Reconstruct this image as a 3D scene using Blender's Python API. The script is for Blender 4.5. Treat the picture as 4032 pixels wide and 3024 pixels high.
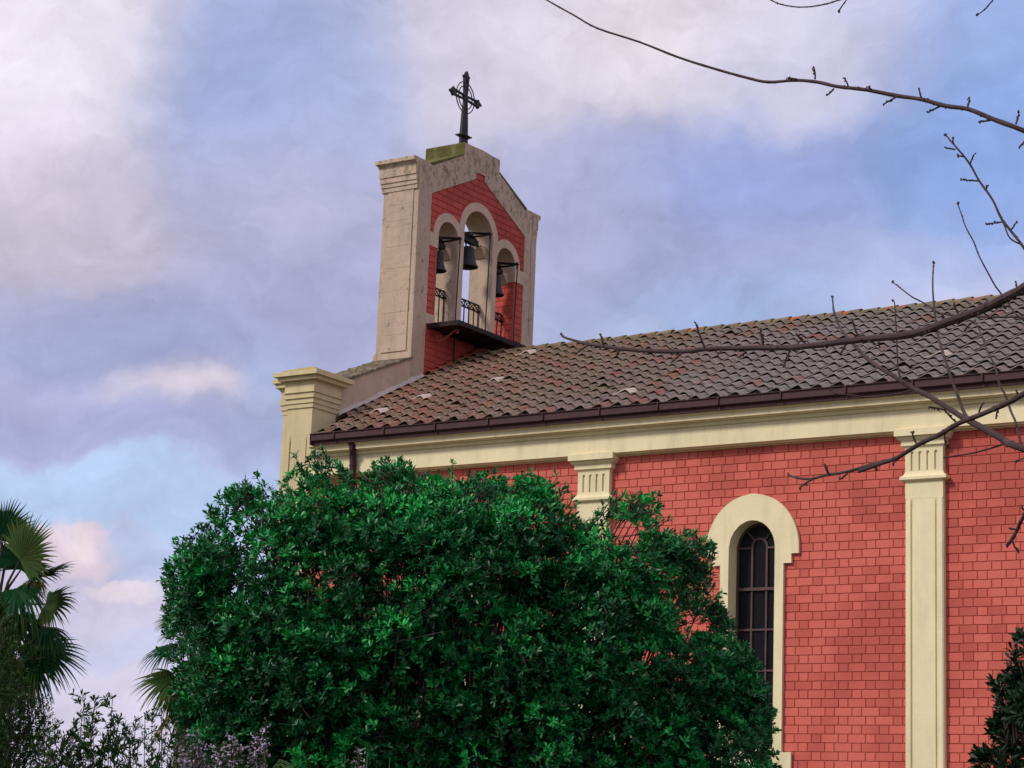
import bpy, math, random
import numpy as np
from mathutils import Vector, Matrix
from mathutils.geometry import tessellate_polygon
for o in list(bpy.data.objects): bpy.data.objects.remove(o)
SC = bpy.context.scene
COL = SC.collection
R = math.radians
# ------------------------------------------------------------------ camera
CP = Vector((0, 0, 1.6)); FPX = 8543.57
D = Vector((-0.53963, 0.81522, 0.21043)).normalized()
YAW, PIT, ROL = R(-33.5047), R(12.1476), R(2.2293)
D = Vector((math.sin(YAW)*math.cos(PIT), math.cos(YAW)*math.cos(PIT), math.sin(PIT)))
r0 = D.cross(Vector((0, 0, 1))).normalized(); u0 = r0.cross(D)
RT = math.cos(ROL)*r0 + math.sin(ROL)*u0
UP = -math.sin(ROL)*r0 + math.cos(ROL)*u0
cam = bpy.data.cameras.new('camera'); co = bpy.data.objects.new('camera', cam); COL.objects.link(co)
m = Matrix((RT, UP, -D)).transposed().to_4x4(); m.translation = CP; co.matrix_world = m
cam.sensor_width = 36; cam.lens = FPX*36/4032; cam.clip_start = 0.1; cam.clip_end = 3000
SC.camera = co
def at(px, py, dist):
    """world point seen in that direction, dist metres ahead of the camera"""
    return CP + (D + RT*((px-2016)/FPX) - UP*((py-1512)/FPX))*dist
def azel(px, py):
    v = (at(px, py, 1)-CP).normalized(); return math.atan2(v.x, v.y), math.asin(v.z)
# ------------------------------------------------------------------ exposure
SC.view_settings.view_transform = 'Standard'; SC.view_settings.look = 'None'
SC.view_settings.exposure = 0.1; SC.view_settings.gamma = 1
try: SC.cycles.max_bounces = 6; SC.cycles.diffuse_bounces = 3; SC.cycles.transparent_max_bounces = 4
except Exception: pass
# ------------------------------------------------------------------ node helpers
class NT:
    def __init__(s, nt): s.nt = nt; s.n = nt.nodes; s.l = nt.links
    def new(s, t, **k):
        n = s.n.new(t)
        for a, b in k.items(): setattr(n, a, b)
        return n
    def put(s, sock, v):
        if isinstance(v, bpy.types.NodeSocket): s.l.new(v, sock)
        elif v is not None:
            if hasattr(sock.default_value, '__len__') and not hasattr(v, '__len__'): v = (v,)*len(sock.default_value)
            if hasattr(v, '__len__') and len(sock.default_value) == 4 and len(v) == 3: v = tuple(v)+(1,)
            sock.default_value = v
    def math(s, op, a, b=None, c=None, clamp=False):
        n = s.new('ShaderNodeMath', operation=op, use_clamp=clamp); s.put(n.inputs[0], a)
        if b is not None: s.put(n.inputs[1], b)
        if c is not None: s.put(n.inputs[2], c)
        return n.outputs[0]
    def vmath(s, op, a, b=None, scale=None):
        n = s.new('ShaderNodeVectorMath', operation=op); s.put(n.inputs[0], a)
        if b is not None: s.put(n.inputs[1], b)
        if scale is not None: s.put(n.inputs['Scale'], scale)
        return n.outputs['Value'] if op in ('LENGTH', 'DOT_PRODUCT') else n.outputs[0]
    def mix(s, f, a, b, mode='MIX'):
        n = s.new('ShaderNodeMix', data_type='RGBA', blend_type=mode); s.put(n.inputs[0], f); s.put(n.inputs[6], a); s.put(n.inputs[7], b); return n.outputs[2]
    def noise(s, vec, scale, detail=4, rough=.55, dist=0):
        n = s.new('ShaderNodeTexNoise'); s.put(n.inputs['Vector'], vec); n.inputs['Scale'].default_value = scale
        n.inputs['Detail'].default_value = detail; n.inputs['Roughness'].default_value = rough; n.inputs['Distortion'].default_value = dist
        return n.outputs[0]
    def rng(s, v, a, b, c=0., d=1.):
        n = s.new('ShaderNodeMapRange', clamp=True); s.put(n.inputs[0], v)
        for i, q in enumerate((a, b, c, d)): s.put(n.inputs[i+1], q)
        return n.outputs[0]
    def vec(s, v, sc):
        n = s.new('ShaderNodeMapping'); s.put(n.inputs[0], v); n.inputs['Scale'].default_value = sc; return n.outputs[0]
# ------------------------------------------------------------------ world
SUN_AZ, SUN_EL = R(262), R(40)      # compass style: 0 = +Y, 90 = +X
W = bpy.data.worlds.new('World'); SC.world = W; W.use_nodes = True
t = NT(W.node_tree); t.n.clear()
out = t.new('ShaderNodeOutputWorld'); bg = t.new('ShaderNodeBackground'); t.l.new(bg.outputs[0], out.inputs[0])
bg.inputs[1].default_value = 0.1
sky = t.new('ShaderNodeTexSky', sky_type='NISHITA'); sky.sun_disc = False; sky.sun_elevation = SUN_EL; sky.sun_rotation = SUN_AZ
sky.air_density = 1.0; sky.dust_density = 1.0
tc = t.new('ShaderNodeTexCoord').outputs['Generated']
sep = t.new('ShaderNodeSeparateXYZ'); t.l.new(tc, sep.inputs[0])
az = t.math('ARCTAN2', sep.outputs[0], sep.outputs[1]); el = t.math('ARCSINE', sep.outputs[2])
cmb = t.new('ShaderNodeCombineXYZ'); t.l.new(az, cmb.inputs[0]); t.l.new(el, cmb.inputs[1])
ae = cmb.outputs[0]
def lin(c): return tuple(((x/255+.055)/1.055)**2.4 if x > 10 else x/255/12.92 for x in c)
# cloud patches: where (photo direction), angular half sizes, colour
BL = [((60,100),(300,200),(234,226,238)),((480,250),(170,230),(156,174,224)),((720,120),(130,240),(168,182,226)),
 ((1000,60),(260,160),(214,208,228)),((1350,60),(300,120),(236,226,234)),((1750,120),(260,110),(206,204,228)),
 ((2100,120),(170,120),(150,174,228)),((2060,340),(190,140),(136,164,221)),((1600,360),(260,110),(150,166,220)),
 ((1250,380),(220,170),(180,182,218)),((1500,570),(300,110),(162,170,212)),((1950,560),(200,70),(176,188,228)),
 ((1560,640),(220,50),(168,192,234)),((2080,640),(160,60),(206,204,228)),((1300,690),(120,60),(178,188,222)),
 ((150,470),(240,160),(206,196,216)),((560,420),(200,150),(196,190,216)),((250,760),(330,110),(160,167,208)),
 ((650,640),(240,170),(172,174,212)),((420,903),(125,43),(228,216,226)),((120,890),(150,60),(176,176,212)),
 ((330,975),(360,59),(166,170,210)),((250,1135),(330,44),(180,203,238)),((590,880),(60,110),(168,182,222)),
 ((215,1232),(75,38),(226,208,222)),((340,1270),(90,34),(184,196,230)),((240,1370),(190,80),(206,200,226)),((245,1318),(60,18),(232,220,230)),((215,1215),(48,22),(240,224,230)),
 ((200,1540),(300,110),(214,208,230)),((300,1450),(200,40),(196,198,228)),((700,1200),(200,200),(180,196,232))]
nz = t.new('ShaderNodeTexNoise'); t.l.new(ae, nz.inputs['Vector']); nz.inputs['Scale'].default_value = 9; nz.inputs['Detail'].default_value = 6; nz.inputs['Roughness'].default_value = .55
w1 = t.vmath('SUBTRACT', nz.outputs['Color'], (.5, .5, .5)); w1 = t.vmath('SCALE', w1, scale=.10)
aw = t.vmath('ADD', ae, w1)
wl = t.vmath('SCALE', t.vmath('SUBTRACT', nz.outputs['Color'], (.5, .5, .5)), scale=.02)
tot = None; wt = None
BASE = tuple(lin((205, 200, 222)))
ssum = t.new('ShaderNodeVectorMath', operation='SCALE'); ssum.inputs[0].default_value = BASE; ssum.inputs['Scale'].default_value = .02
tot = ssum.outputs[0]; wt = .02
for (cx, cy), (rx, ry), c in BL:
    a0, e0 = azel(cx*1.8228, cy*1.8228)
    dv = t.vmath('SUBTRACT', aw, (a0, e0, 0))
    k = 1.8228/FPX
    dv = t.vmath('MULTIPLY', dv, (1/(rx*k), 1/(ry*k), 0))
    q = t.vmath('DOT_PRODUCT', dv, dv)
    g = t.math('EXPONENT', t.math('MULTIPLY', q, -1.15))
    if ry <= 40: g = t.math('MULTIPLY', t.math('EXPONENT', t.math('MULTIPLY', t.math('MULTIPLY', q, q), -1.0)), 4.5)
    elif ry < 60: g = t.math('MULTIPLY', g, 1.8)
    tot = t.vmath('ADD', tot, t.vmath('SCALE', lin(c), scale=g)); wt = t.math('ADD', wt, g)
avg = t.vmath('SCALE', tot, scale=t.math('DIVIDE', 1, wt))
# fine wisps of the cloud layer
f1 = t.noise(t.vec(aw, (1, 1.7, 1)), 14, 9, .62); f2 = t.noise(t.vec(ae, (1, 2.2, 1)), 5, 5, .5, .6)
fm = t.math('ADD', t.rng(f1, .3, .7, -.12, .11), t.rng(f2, .3, .7, -.10, .10))
f3 = t.noise(t.vec(aw, (1, 1.5, 1)), 34, 9, .66, .4)
fm = t.math('ADD', fm, t.rng(f3, .40, .62, -.045, .045))
cl = t.vmath('SCALE', avg, scale=t.math('ADD', 1, fm))
# the rest of the cloudy dome (behind and above the camera) is a little brighter
ahead = t.vmath('DOT_PRODUCT', tc, tuple(D))
br = t.rng(ahead, .93, .55, 1, 1.15)
cl = t.vmath('SCALE', cl, scale=t.math('MULTIPLY', br, 9.6))
low = t.rng(sep.outputs[2], -.03, .0, .25, 1)
cl = t.vmath('SCALE', cl, scale=low)
fin = t.mix(.03, cl, sky.outputs[0])
t.l.new(fin, bg.inputs[0])
# ------------------------------------------------------------------ sun
sl = bpy.data.lights.new('sun', 'SUN'); sl.energy = 2.6; sl.angle = R(12); sl.color = (1, .95, .88)
so = bpy.data.objects.new('sun', sl); COL.objects.link(so)
sd = Vector((math.sin(SUN_AZ-R(50))*math.cos(SUN_EL), math.cos(SUN_AZ-R(50))*math.cos(SUN_EL), math.sin(SUN_EL)))
sky.sun_rotation = SUN_AZ-R(50)
so.rotation_euler = sd.to_track_quat('Z', 'Y').to_euler()

# ------------------------------------------------------------------ materials
def mat(name, rough=.8, spec=.3, metal=0):
    mt = bpy.data.materials.new(name); mt.use_nodes = True; t = NT(mt.node_tree)
    b = t.n['Principled BSDF']; b.inputs['Roughness'].default_value = rough; b.inputs['Specular IOR Level'].default_value = spec*.8; b.inputs['Metallic'].default_value = metal
    g = t.new('ShaderNodeNewGeometry').outputs['Position']
    return mt, t, b, g
def bump(t, b, h, s=.3, d=.01):
    n = t.new('ShaderNodeBump'); n.inputs['Strength'].default_value = s; n.inputs['Distance'].default_value = d
    t.l.new(h, n.inputs['Height']); t.l.new(n.outputs[0], b.inputs['Normal'])
def plaster(name, base, dirt, amt=.5, spots=0., bs=.25):
    mt, t, b, g = mat(name, .85, .2)
    c = t.mix(t.rng(t.noise(g, 1.3, 5, .6), .35, .7), base, tuple(x*.88 for x in base))
    c = t.mix(t.rng(t.noise(t.vec(g, (5, 5, .8)), 1, 6, .65), .48, .78, 0, amt), c, dirt)
    if spots:
        sp = t.math('MULTIPLY', t.rng(t.noise(g, 9, 6, .75), .55, .68), t.rng(t.noise(g, 1.6, 3, .6), .42, .6))
        c = t.mix(t.math('MULTIPLY', sp, spots), c, (.035, .035, .025))
        c = t.mix(t.math('MULTIPLY', t.rng(t.noise(g, 5.3, 6, .7), .62, .7), spots*.7), c, (.16, .17, .13))
    if spots > .75:
        sz = t.new('ShaderNodeSeparateXYZ'); t.l.new(g, sz.inputs[0]); hi = t.rng(sz.outputs[2], 14.9, 15.7, .10, .6)
        c = t.mix(t.math('MULTIPLY', hi, t.rng(t.noise(t.vec(g, (1, 1, .6)), 6.5, 7, .75), .50, .60)), c, (.06, .055, .035))
        c = t.mix(t.math('MULTIPLY', hi, t.rng(t.noise(g, 15, 5, .7), .58, .64, 0, .9)), c, (.02, .02, .015))
    c = t.mix(t.rng(t.noise(g, 42, 3, .6), .66, .72, 0, .35), c, tuple(x*.5 for x in base))
    t.l.new(c, b.inputs['Base Color'])
    bump(t, b, t.math('ADD', t.noise(g, 60, 4, .6), t.math('MULTIPLY', t.noise(g, 14, 4, .6), 1.5)), bs, .012)
    return mt
M = {}
M['cream'] = plaster('cream_render', (.78, .68, .42), (.46, .40, .25), .5)
M['joint'] = plaster('scored_joint', (.62, .52, .31), (.5, .42, .25), .5)
M['pier'] = plaster('cream_render_weathered', (.60, .50, .29), (.32, .27, .17), .5, .2)
M['old'] = plaster('old_render', (.50, .375, .275), (.25, .20, .15), .55, .8, .4)
M['old2'] = plaster('old_render_smooth', (.55, .41, .30), (.30, .23, .17), .45, .3, .3)
M['moss'] = plaster('mossy_coping', (.11, .10, .022), (.20, .19, .09), .9, .9, .6)
M['slate'] = plaster('lichen_coping', (.15, .12, .08), (.42, .36, .27), .9, .9, .6)
def brickmat(name, a, dk, amt):
    mt, t, b, g = mat(name, .75, .25)
    at_ = t.new('ShaderNodeAttribute', attribute_name='tint').outputs['Fac']
    c = t.mix(at_, a, tuple(x*.96 for x in a))
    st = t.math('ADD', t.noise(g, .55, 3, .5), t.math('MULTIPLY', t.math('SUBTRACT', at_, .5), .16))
    sx_ = t.new('ShaderNodeSeparateXYZ'); t.l.new(g, sx_.inputs[0]); st = t.math('ADD', st, t.rng(sx_.outputs[0], -15, -12.5, -.01, .07))  # shading painted into the brick colour, growing along the wall towards +x
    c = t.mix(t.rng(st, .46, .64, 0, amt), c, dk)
    c = t.mix(t.rng(t.noise(g, 11, 5, .7), .56, .75, 0, .45), c, dk)
    c = t.mix(t.rng(t.noise(g, 38, 3, .6), .68, .74, 0, .4), c, tuple(x*.45 for x in a))
    t.l.new(c, b.inputs['Base Color'])
    bump(t, b, t.math('ADD', t.noise(g, 90, 3, .6), t.noise(g, 22, 4, .6)), .3, .008)
    return mt
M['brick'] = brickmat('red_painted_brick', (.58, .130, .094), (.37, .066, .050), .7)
M['mortar'] = plaster('red_joint', (.38, .074, .056), (.27, .048, .038), .6)
M['brick_shade'] = brickmat('red_painted_block_shaded', (.46, .072, .055), (.27, .04, .03), .6)  # same red paint as the wall, with the gable's shade put into the colour
def metal(name, base, rough=.5, rust=None, ra=.5):
    mt, t, b, g = mat(name, rough, .4)
    c = t.mix(t.rng(t.noise(g, 7, 4, .6), .4, .7), base, tuple(x*.7 for x in base))
    if rust: c = t.mix(t.rng(t.noise(g, 16, 5, .7), .5, .62, 0, ra), c, rust)
    t.l.new(c, b.inputs['Base Color']); bump(t, b, t.noise(g, 50, 3), .15, .004)
    return mt
M['gutter'] = metal('brown_gutter_metal', (.050, .012, .014), .6, (.09, .04, .035), .25)
M['iron'] = metal('black_iron', (.006, .006, .008), .6)
M['bell'] = metal('dark_bronze', (.009, .012, .012), .5, (.02, .03, .026), .4)
M['rustiron'] = metal('rusty_iron', (.010, .005, .005), .8, (.10, .025, .016), .4)
M['rust'] = metal('rust', (.30, .08, .05), .8, (.10, .03, .02), .6)
M['frame'] = metal('brown_window_frame', (.085, .042, .04), .5)
M['dark'], t, b, g = mat('dark_interior', .9, .1); b.inputs['Base Color'].default_value = (.01, .01, .012, 1)
# patterned glass
M['glass'], t, b, g = mat('patterned_glass', .2, .16)
v = t.new('ShaderNodeTexVoronoi'); v.inputs['Scale'].default_value = 26; v.inputs['Randomness'].default_value = .0
mpg = t.new('ShaderNodeMapping'); mpg.inputs['Rotation'].default_value = (0, R(45), 0); t.l.new(g, mpg.inputs[0]); t.l.new(t.vec(mpg.outputs[0], (1, 0, 1)), v.inputs['Vector'])
rt = t.new('ShaderNodeVectorRotate'); 
t.l.new(t.mix(t.noise(g, 2, 3), (.003, .003, .004), (.009, .008, .011)), b.inputs['Base Color'])
bump(t, b, v.outputs['Distance'], .6, .012)
# roof tiles
M['tile'], t, b, g = mat('weathered_roof_tile', .85, .2)
at_ = t.new('ShaderNodeAttribute', attribute_name='tint').outputs['Fac']
sx = t.new('ShaderNodeSeparateXYZ'); t.l.new(g, sx.inputs[0])
west = t.rng(t.math('ADD', sx.outputs[0], t.math('MULTIPLY', t.noise(g, .5, 3), 8)), -19.0, -12.5)   # newer grey tiles further along
gry = t.mix(t.rng(t.noise(g, 8, 5, .7), .3, .7), (.085, .072, .07), (.33, .305, .30))
gry = t.mix(t.rng(at_, 0, 1, 0, .3), gry, (.20, .15, .13))
brn = t.mix(t.rng(t.noise(g, 13, 6, .75), .35, .65), (.045, .022, .014), (.33, .205, .14))
c = t.mix(t.math('MULTIPLY', west, .85), brn, gry)
red = t.rng(at_, t.mix(west, (.62,)*3, (.92,)*3), t.mix(west, (.85,)*3, (1.0,)*3))
c = t.mix(t.math('MULTIPLY', t.math('MULTIPLY', red, t.rng(t.noise(g, 9, 5, .7), .35, .6, .25, 1)), .85), c, t.mix(t.noise(g, 12, 4, .7), (.30, .07, .05), (.22, .10, .07)))
mo = t.math('MULTIPLY', t.rng(t.noise(g, 1.2, 4, .6), .46, .62), t.rng(t.noise(g, 16, 5, .7), .42, .6))
ridge = t.rng(sx.outputs[2], 11.2, 11.9, 0, .8)
mo2 = t.math('MAXIMUM', t.math('MULTIPLY', mo, t.math('SUBTRACT', 1, t.math('MULTIPLY', west, .85))), t.math('MULTIPLY', ridge, t.rng(t.noise(g, 10, 5, .7), .42, .58)))
c = t.mix(t.math('MULTIPLY', mo2, .75), c, (.13, .115, .03))
lic = t.rng(t.noise(g, 22, 5, .8), .56, .64, 0, .85)
c = t.mix(t.math('MULTIPLY', lic, t.rng(west, 0, 1, 1, .35)), c, (.46, .41, .35))
wh = t.math('GREATER_THAN', at_, 1.2); c = t.mix(wh, c, (.52, .43, .36))
t.l.new(c, b.inputs['Base Color']); bump(t, b, t.math('ADD', t.noise(g, 40, 5, .7), t.noise(g, 12, 4)), .6, .015)
M['ridge'], t, b, g = mat('mossy_ridge_tile', .85, .2)
c = t.mix(t.rng(t.noise(g, 3.5, 5, .7), .35, .65), (.12, .085, .05), (.26, .20, .15))
c = t.mix(t.rng(t.noise(g, 7, 5, .7), .45, .6), c, (.11, .10, .02))
c = t.mix(t.rng(t.noise(t.vec(g, (1, .3, .3)), 2.3, 3, .6), .57, .64), c, (.34, .09, .03))
t.l.new(c, b.inputs['Base Color']); bump(t, b, t.noise(g, 30, 5, .7), .6, .02)
def leafmat(name, c1, c2, rough=.35, spec=.5, trans=.15, c3=None):
    mt, t, b, g = mat(name, rough, spec)
    rnd = t.new('ShaderNodeNewGeometry').outputs['Random Per Island']
    c = t.mix(rnd, c1, c2)
    c = t.mix(t.rng(t.noise(g, 1.7, 3, .5), .4, .65), c, c2)
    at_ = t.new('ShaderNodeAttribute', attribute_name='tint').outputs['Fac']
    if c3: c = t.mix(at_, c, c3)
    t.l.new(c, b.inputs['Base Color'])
    tr = t.new('ShaderNodeBsdfTranslucent'); t.l.new(t.mix(.5, c, (.12, .3, .03), 'ADD'), tr.inputs[0])
    mx = t.new('ShaderNodeMixShader'); mx.inputs[0].default_value = trans
    t.l.new(b.outputs[0], mx.inputs[1]); t.l.new(tr.outputs[0], mx.inputs[2]); t.l.new(mx.outputs[0], t.n['Material Output'].inputs[0])
    return mt
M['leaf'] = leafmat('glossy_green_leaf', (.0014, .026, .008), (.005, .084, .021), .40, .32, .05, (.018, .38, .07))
M['leafdk'] = leafmat('dark_glossy_leaf', (.0015, .008, .002), (.003, .018, .004), .45, .22, .02, (.008, .03, .01))
M['olive'] = leafmat('olive_green_leaf', (.003, .020, .003), (.011, .052, .008), .7, .08, .05, (.07, .10, .04))
M['palm'] = leafmat('palm_blade', (.0012, .016, .005), (.003, .040, .010), .6, .08, .02, (.20, .18, .02))
M['palmdry'] = leafmat('dry_palm_blade', (.13, .045, .015), (.20, .12, .03), .7, .2, .1, (.16, .17, .03))
M['flower'] = leafmat('lilac_petal', (.33, .25, .45), (.55, .48, .66), .7, .2, .2, (.42, .27, .27))
M['grass'] = leafmat('green_grass_blade', (.05, .11, .03), (.12, .2, .06), .5, .3, .2)
M['bark'] = metal('brown_bark', (.050, .026, .026), .8, (.10, .06, .055), .5)
M['stem'] = metal('dark_stem', (.05, .035, .03), .8, (.12, .09, .08), .4)
M['bud'] = metal('bud', (.06, .05, .035), .7, (.14, .16, .03), .5)
M['trunk'] = metal('palm_bark', (.07, .05, .035), .9, (.15, .11, .08), .5)
M['soil'] = plaster('soil_and_grass', (.06, .07, .03), (.10, .08, .05), .8)
M['crack'], t, b, g = mat('crack_shadow', .9, .1); b.inputs['Base Color'].default_value = (.05, .04, .03, 1)

# ------------------------------------------------------------------ mesh helpers
class MB:
    def __init__(s): s.v = []; s.f = []; s.t = []
    def add(s, vs, fs, tint=0.):
        o = len(s.v); s.v += [tuple(p) for p in vs]; s.f += [tuple(i+o for i in f) for f in fs]; s.t += [tint]*len(fs)
    def box(s, x0, x1, y0, y1, z0, z1, tint=0.):
        s.add([(x0,y0,z0),(x1,y0,z0),(x1,y1,z0),(x0,y1,z0),(x0,y0,z1),(x1,y0,z1),(x1,y1,z1),(x0,y1,z1)],
              [(0,3,2,1),(4,5,6,7),(0,1,5,4),(1,2,6,5),(2,3,7,6),(3,0,4,7)], tint)
    def loft(s, rects):      # [(x0,x1,y0,y1,z)] stacked
        vs = []; fs = []
        for x0,x1,y0,y1,z in rects: vs += [(x0,y0,z),(x1,y0,z),(x1,y1,z),(x0,y1,z)]
        for i in range(len(rects)-1):
            a = i*4
            for k in range(4): fs.append((a+k, a+(k+1)%4, a+4+(k+1)%4, a+4+k))
        fs.append((3,2,1,0)); n = len(vs); fs.append((n-4,n-3,n-2,n-1)); s.add(vs, fs)
    def prism(s, polys, axis, a, b):
        """polys[0] outline, rest holes, 2D. axis 'x': (u,v)=(y,z); 'y': (x,z); 'z': (x,y)"""
        def P(u, v, w): return {'x': (w,u,v), 'y': (u,w,v), 'z': (u,v,w)}[axis]
        tri = tessellate_polygon([[Vector((u, v, 0)) for u, v in p] for p in polys])
        flat = [q for p in polys for q in p]; n = len(flat)
        vs = [P(u, v, a) for u, v in flat]+[P(u, v, b) for u, v in flat]
        fs = [tuple(t_) for t_ in tri]+[tuple(i+n for i in reversed(t_)) for t_ in tri]
        o = 0
        for p in polys:
            k = len(p)
            for i in range(k): j = (i+1)%k; fs.append((o+i, o+j, o+j+n, o+i+n))
            o += k
        s.add(vs, fs)
    def tube(s, pts, rad, n=7, cap=True):
        pts = [Vector(p) for p in pts]; m_ = len(pts)
        if not hasattr(rad, '__len__'): rad = [rad]*m_
        vs = []; fs = []; ref = None
        for i, p in enumerate(pts):
            d = (pts[min(i+1, m_-1)]-pts[max(i-1, 0)]).normalized()
            if ref is None: ref = d.orthogonal().normalized()
            ref = (ref-d*ref.dot(d)).normalized(); q = d.cross(ref)
            for k in range(n): a = 2*math.pi*k/n; vs.append(p+(ref*math.cos(a)+q*math.sin(a))*rad[i])
        for i in range(m_-1):
            for k in range(n): fs.append((i*n+k, i*n+(k+1)%n, (i+1)*n+(k+1)%n, (i+1)*n+k))
        if cap: fs.append(tuple(range(n-1, -1, -1))); fs.append(tuple(range((m_-1)*n, m_*n)))
        s.add(vs, fs)
    def lathe(s, prof, c, n=28):     # prof [(r,z)] around vertical axis
        vs = []; fs = []
        for r_, z in prof:
            for k in range(n): a = 2*math.pi*k/n; vs.append((c[0]+r_*math.cos(a), c[1]+r_*math.sin(a), c[2]+z))
        for i in range(len(prof)-1):
            for k in range(n): fs.append((i*n+k, i*n+(k+1)%n, (i+1)*n+(k+1)%n, (i+1)*n+k))
        s.add(vs, fs)
    def blob(s, c, r_, n=5, st=1.):
        c = Vector(c); vs = [c+Vector((0,0,r_*st))]; fs = []
        for i in (1, 2):
            z = math.cos(math.pi*i/3)*r_*st; q = math.sin(math.pi*i/3)*r_
            vs += [c+Vector((q*math.cos(2*math.pi*k/n), q*math.sin(2*math.pi*k/n), z)) for k in range(n)]
        vs.append(c-Vector((0,0,r_*st)))
        for k in range(n):
            fs += [(0,1+k,1+(k+1)%n),(1+k,1+n+k,1+n+(k+1)%n,1+(k+1)%n),(1+n+k,1+2*n,1+n+(k+1)%n)]
        s.add(vs, fs)
    def build(s, name, m_, parent=None, smooth=False, tint=False, bevel=0):
        me = bpy.data.meshes.new(name)
        loc = parent['_w'] if parent is not None and '_w' in parent else (0, 0, 0)
        me.from_pydata(s.v, [], s.f); me.materials.append(M[m_] if isinstance(m_, str) else m_)
        if tint:
            a = me.attributes.new('tint', 'FLOAT', 'FACE'); a.data.foreach_set('value', s.t)
        me.update(); o = bpy.data.objects.new(name, me); COL.objects.link(o)
        if smooth:
            for p in me.polygons: p.use_smooth = True
            try: me.set_sharp_from_angle(angle=R(40))
            except Exception: pass
        if bevel:
            bm_ = o.modifiers.new('bevel', 'BEVEL'); bm_.width = bevel; bm_.segments = 2; bm_.limit_method = 'ANGLE'; bm_.angle_limit = R(30)
        if parent is not None:
            o.parent = parent
            o.matrix_parent_inverse = wmat(parent).inverted()
        return o
def wmat(o):
    m_ = Matrix.Translation(o.location)
    return m_
def thing(name, label, cat, loc=(0,0,0), group=None):
    o = bpy.data.objects.new(name, None); COL.objects.link(o); o.location = loc; o.empty_display_size = .2
    o['label'] = label; o['category'] = cat
    if group: o['group'] = group
    return o
def part(name, parent=None):
    pass
def struct(o, kind='structure'): o['kind'] = kind; return o
def arc(cx, cz, r_, a0, a1, n=20): return [(cx+r_*math.cos(R(a0+(a1-a0)*i/n)), cz+r_*math.sin(R(a0+(a1-a0)*i/n))) for i in range(n+1)]

# ------------------------------------------------------------------ ground
g_ = MB(); g_.add([(-900,-600,0),(900,-600,0),(900,1200,0),(-900,1200,0)], [(0,1,2,3)]); struct(g_.build('ground', 'soil'))

# ================================================================== CHURCH
church = thing('church', 'red painted brick church with cream pilasters, tiled roof and arched bell gable', 'church', (-20, 37.5, 0))
X0 = -25.76; XE = -4.0; YW = 32.10; YC = 37.48; XR = -25.82
WINX = (-16.325, -22.47)
def win_outline(x0, rx, ztop, zbot, zs=None):
    r_ = rx; zs = ztop-r_
    return [(x0-r_, zbot), (x0+r_, zbot)]+arc(x0, zs, r_, 0, 180, 24)
# nave core walls with window openings
w = MB()
outline = [(-26.3, 0), (XE, 0), (XE, 8.5), (-26.3, 8.5)]
w.prism([outline]+[win_outline(x, .44, 7.15, 3.33) for x in WINX], 'y', YW+.015, YW+.45)
w.box(-26.2, XE, 42.45, 42.86, 0, 9.0); w.box(XE-.4, XE, YW+.45, 42.45, 0, 9.0); w.box(-26.3, -25.9, YW+.45, 42.45, 0, 9.0)
w.prism([[(YW+.45, 9.0), (42.5, 9.0), (YC, 11.3)]], 'x', XE-.4, XE)
w.build('wall', 'mortar', church)
# faced bricks in Flemish bond
rnd = random.Random(3)
def brick(bmb, x0, x1, z0, z1, y, dep, tint, axis='y'):
    g = .0034; e = .006
    x0 += g; x1 -= g; z0 += g; z1 -= g
    if x1-x0 < .02: return
    j = [rnd.uniform(-.0025, .0025) for _ in range(4)]
    if axis == 'y':
        F = lambda u, v, d: (u, y-d, v)
    else:
        F = lambda u, v, d: (y+d, u, v)
    vs = [F(x0, z0, 0), F(x1, z0, 0), F(x1, z1, 0), F(x0, z1, 0),
          F(x0+e+j[0], z0+e+j[1], dep), F(x1-e+j[2], z0+e+j[3], dep), F(x1-e+j[1], z1-e+j[0], dep), F(x0+e+j[3], z1-e+j[2], dep)]
    bmb.add(vs, [(4,5,6,7),(0,1,5,4),(1,2,6,5),(2,3,7,6),(3,0,4,7)] if axis == 'y' else [(4,5,6,7),(0,1,5,4),(1,2,6,5),(2,3,7,6),(3,0,4,7)], tint)
bk = MB(); H = .1405; zr = 3.762
k0 = int((1.0-zr)/H)
for k in range(k0, 40):
    z0 = zr+k*H; z1 = z0+H
    if z0 > 8.40: break
    z1 = min(z1, 8.42)
    # even rows: header centred at -15.149
    off = -15.149 if k % 2 == 0 else -15.149+.234
    x = off-.468*24-.082
    i = 0
    while x < XE-.1:
        L = .164 if i % 2 == 0 else .304
        a, b_ = x, x+L; x += L; i += 1
        if b_ < X0-.02: continue
        segs = [(a, b_)]
        for wx in WINX:
            rr = .52
            if z1 > 3.3 and z0 < 7.2:
                zz = (z0+z1)/2
                hw = rr if zz < 6.7 else (math.sqrt(max(0, rr*rr-(zz-6.7)**2)))
                if hw > 0: segs = [q for s_ in segs for q in ((s_[0], min(s_[1], wx-hw)), (max(s_[0], wx+hw), s_[1])) if q[1]-q[0] > .01]
        for s_ in segs: brick(bk, s_[0], s_[1], z0, z1, YW+.017, .014, rnd.random())
bk.build('brickwork', 'brick', church, tint=True)

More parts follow.
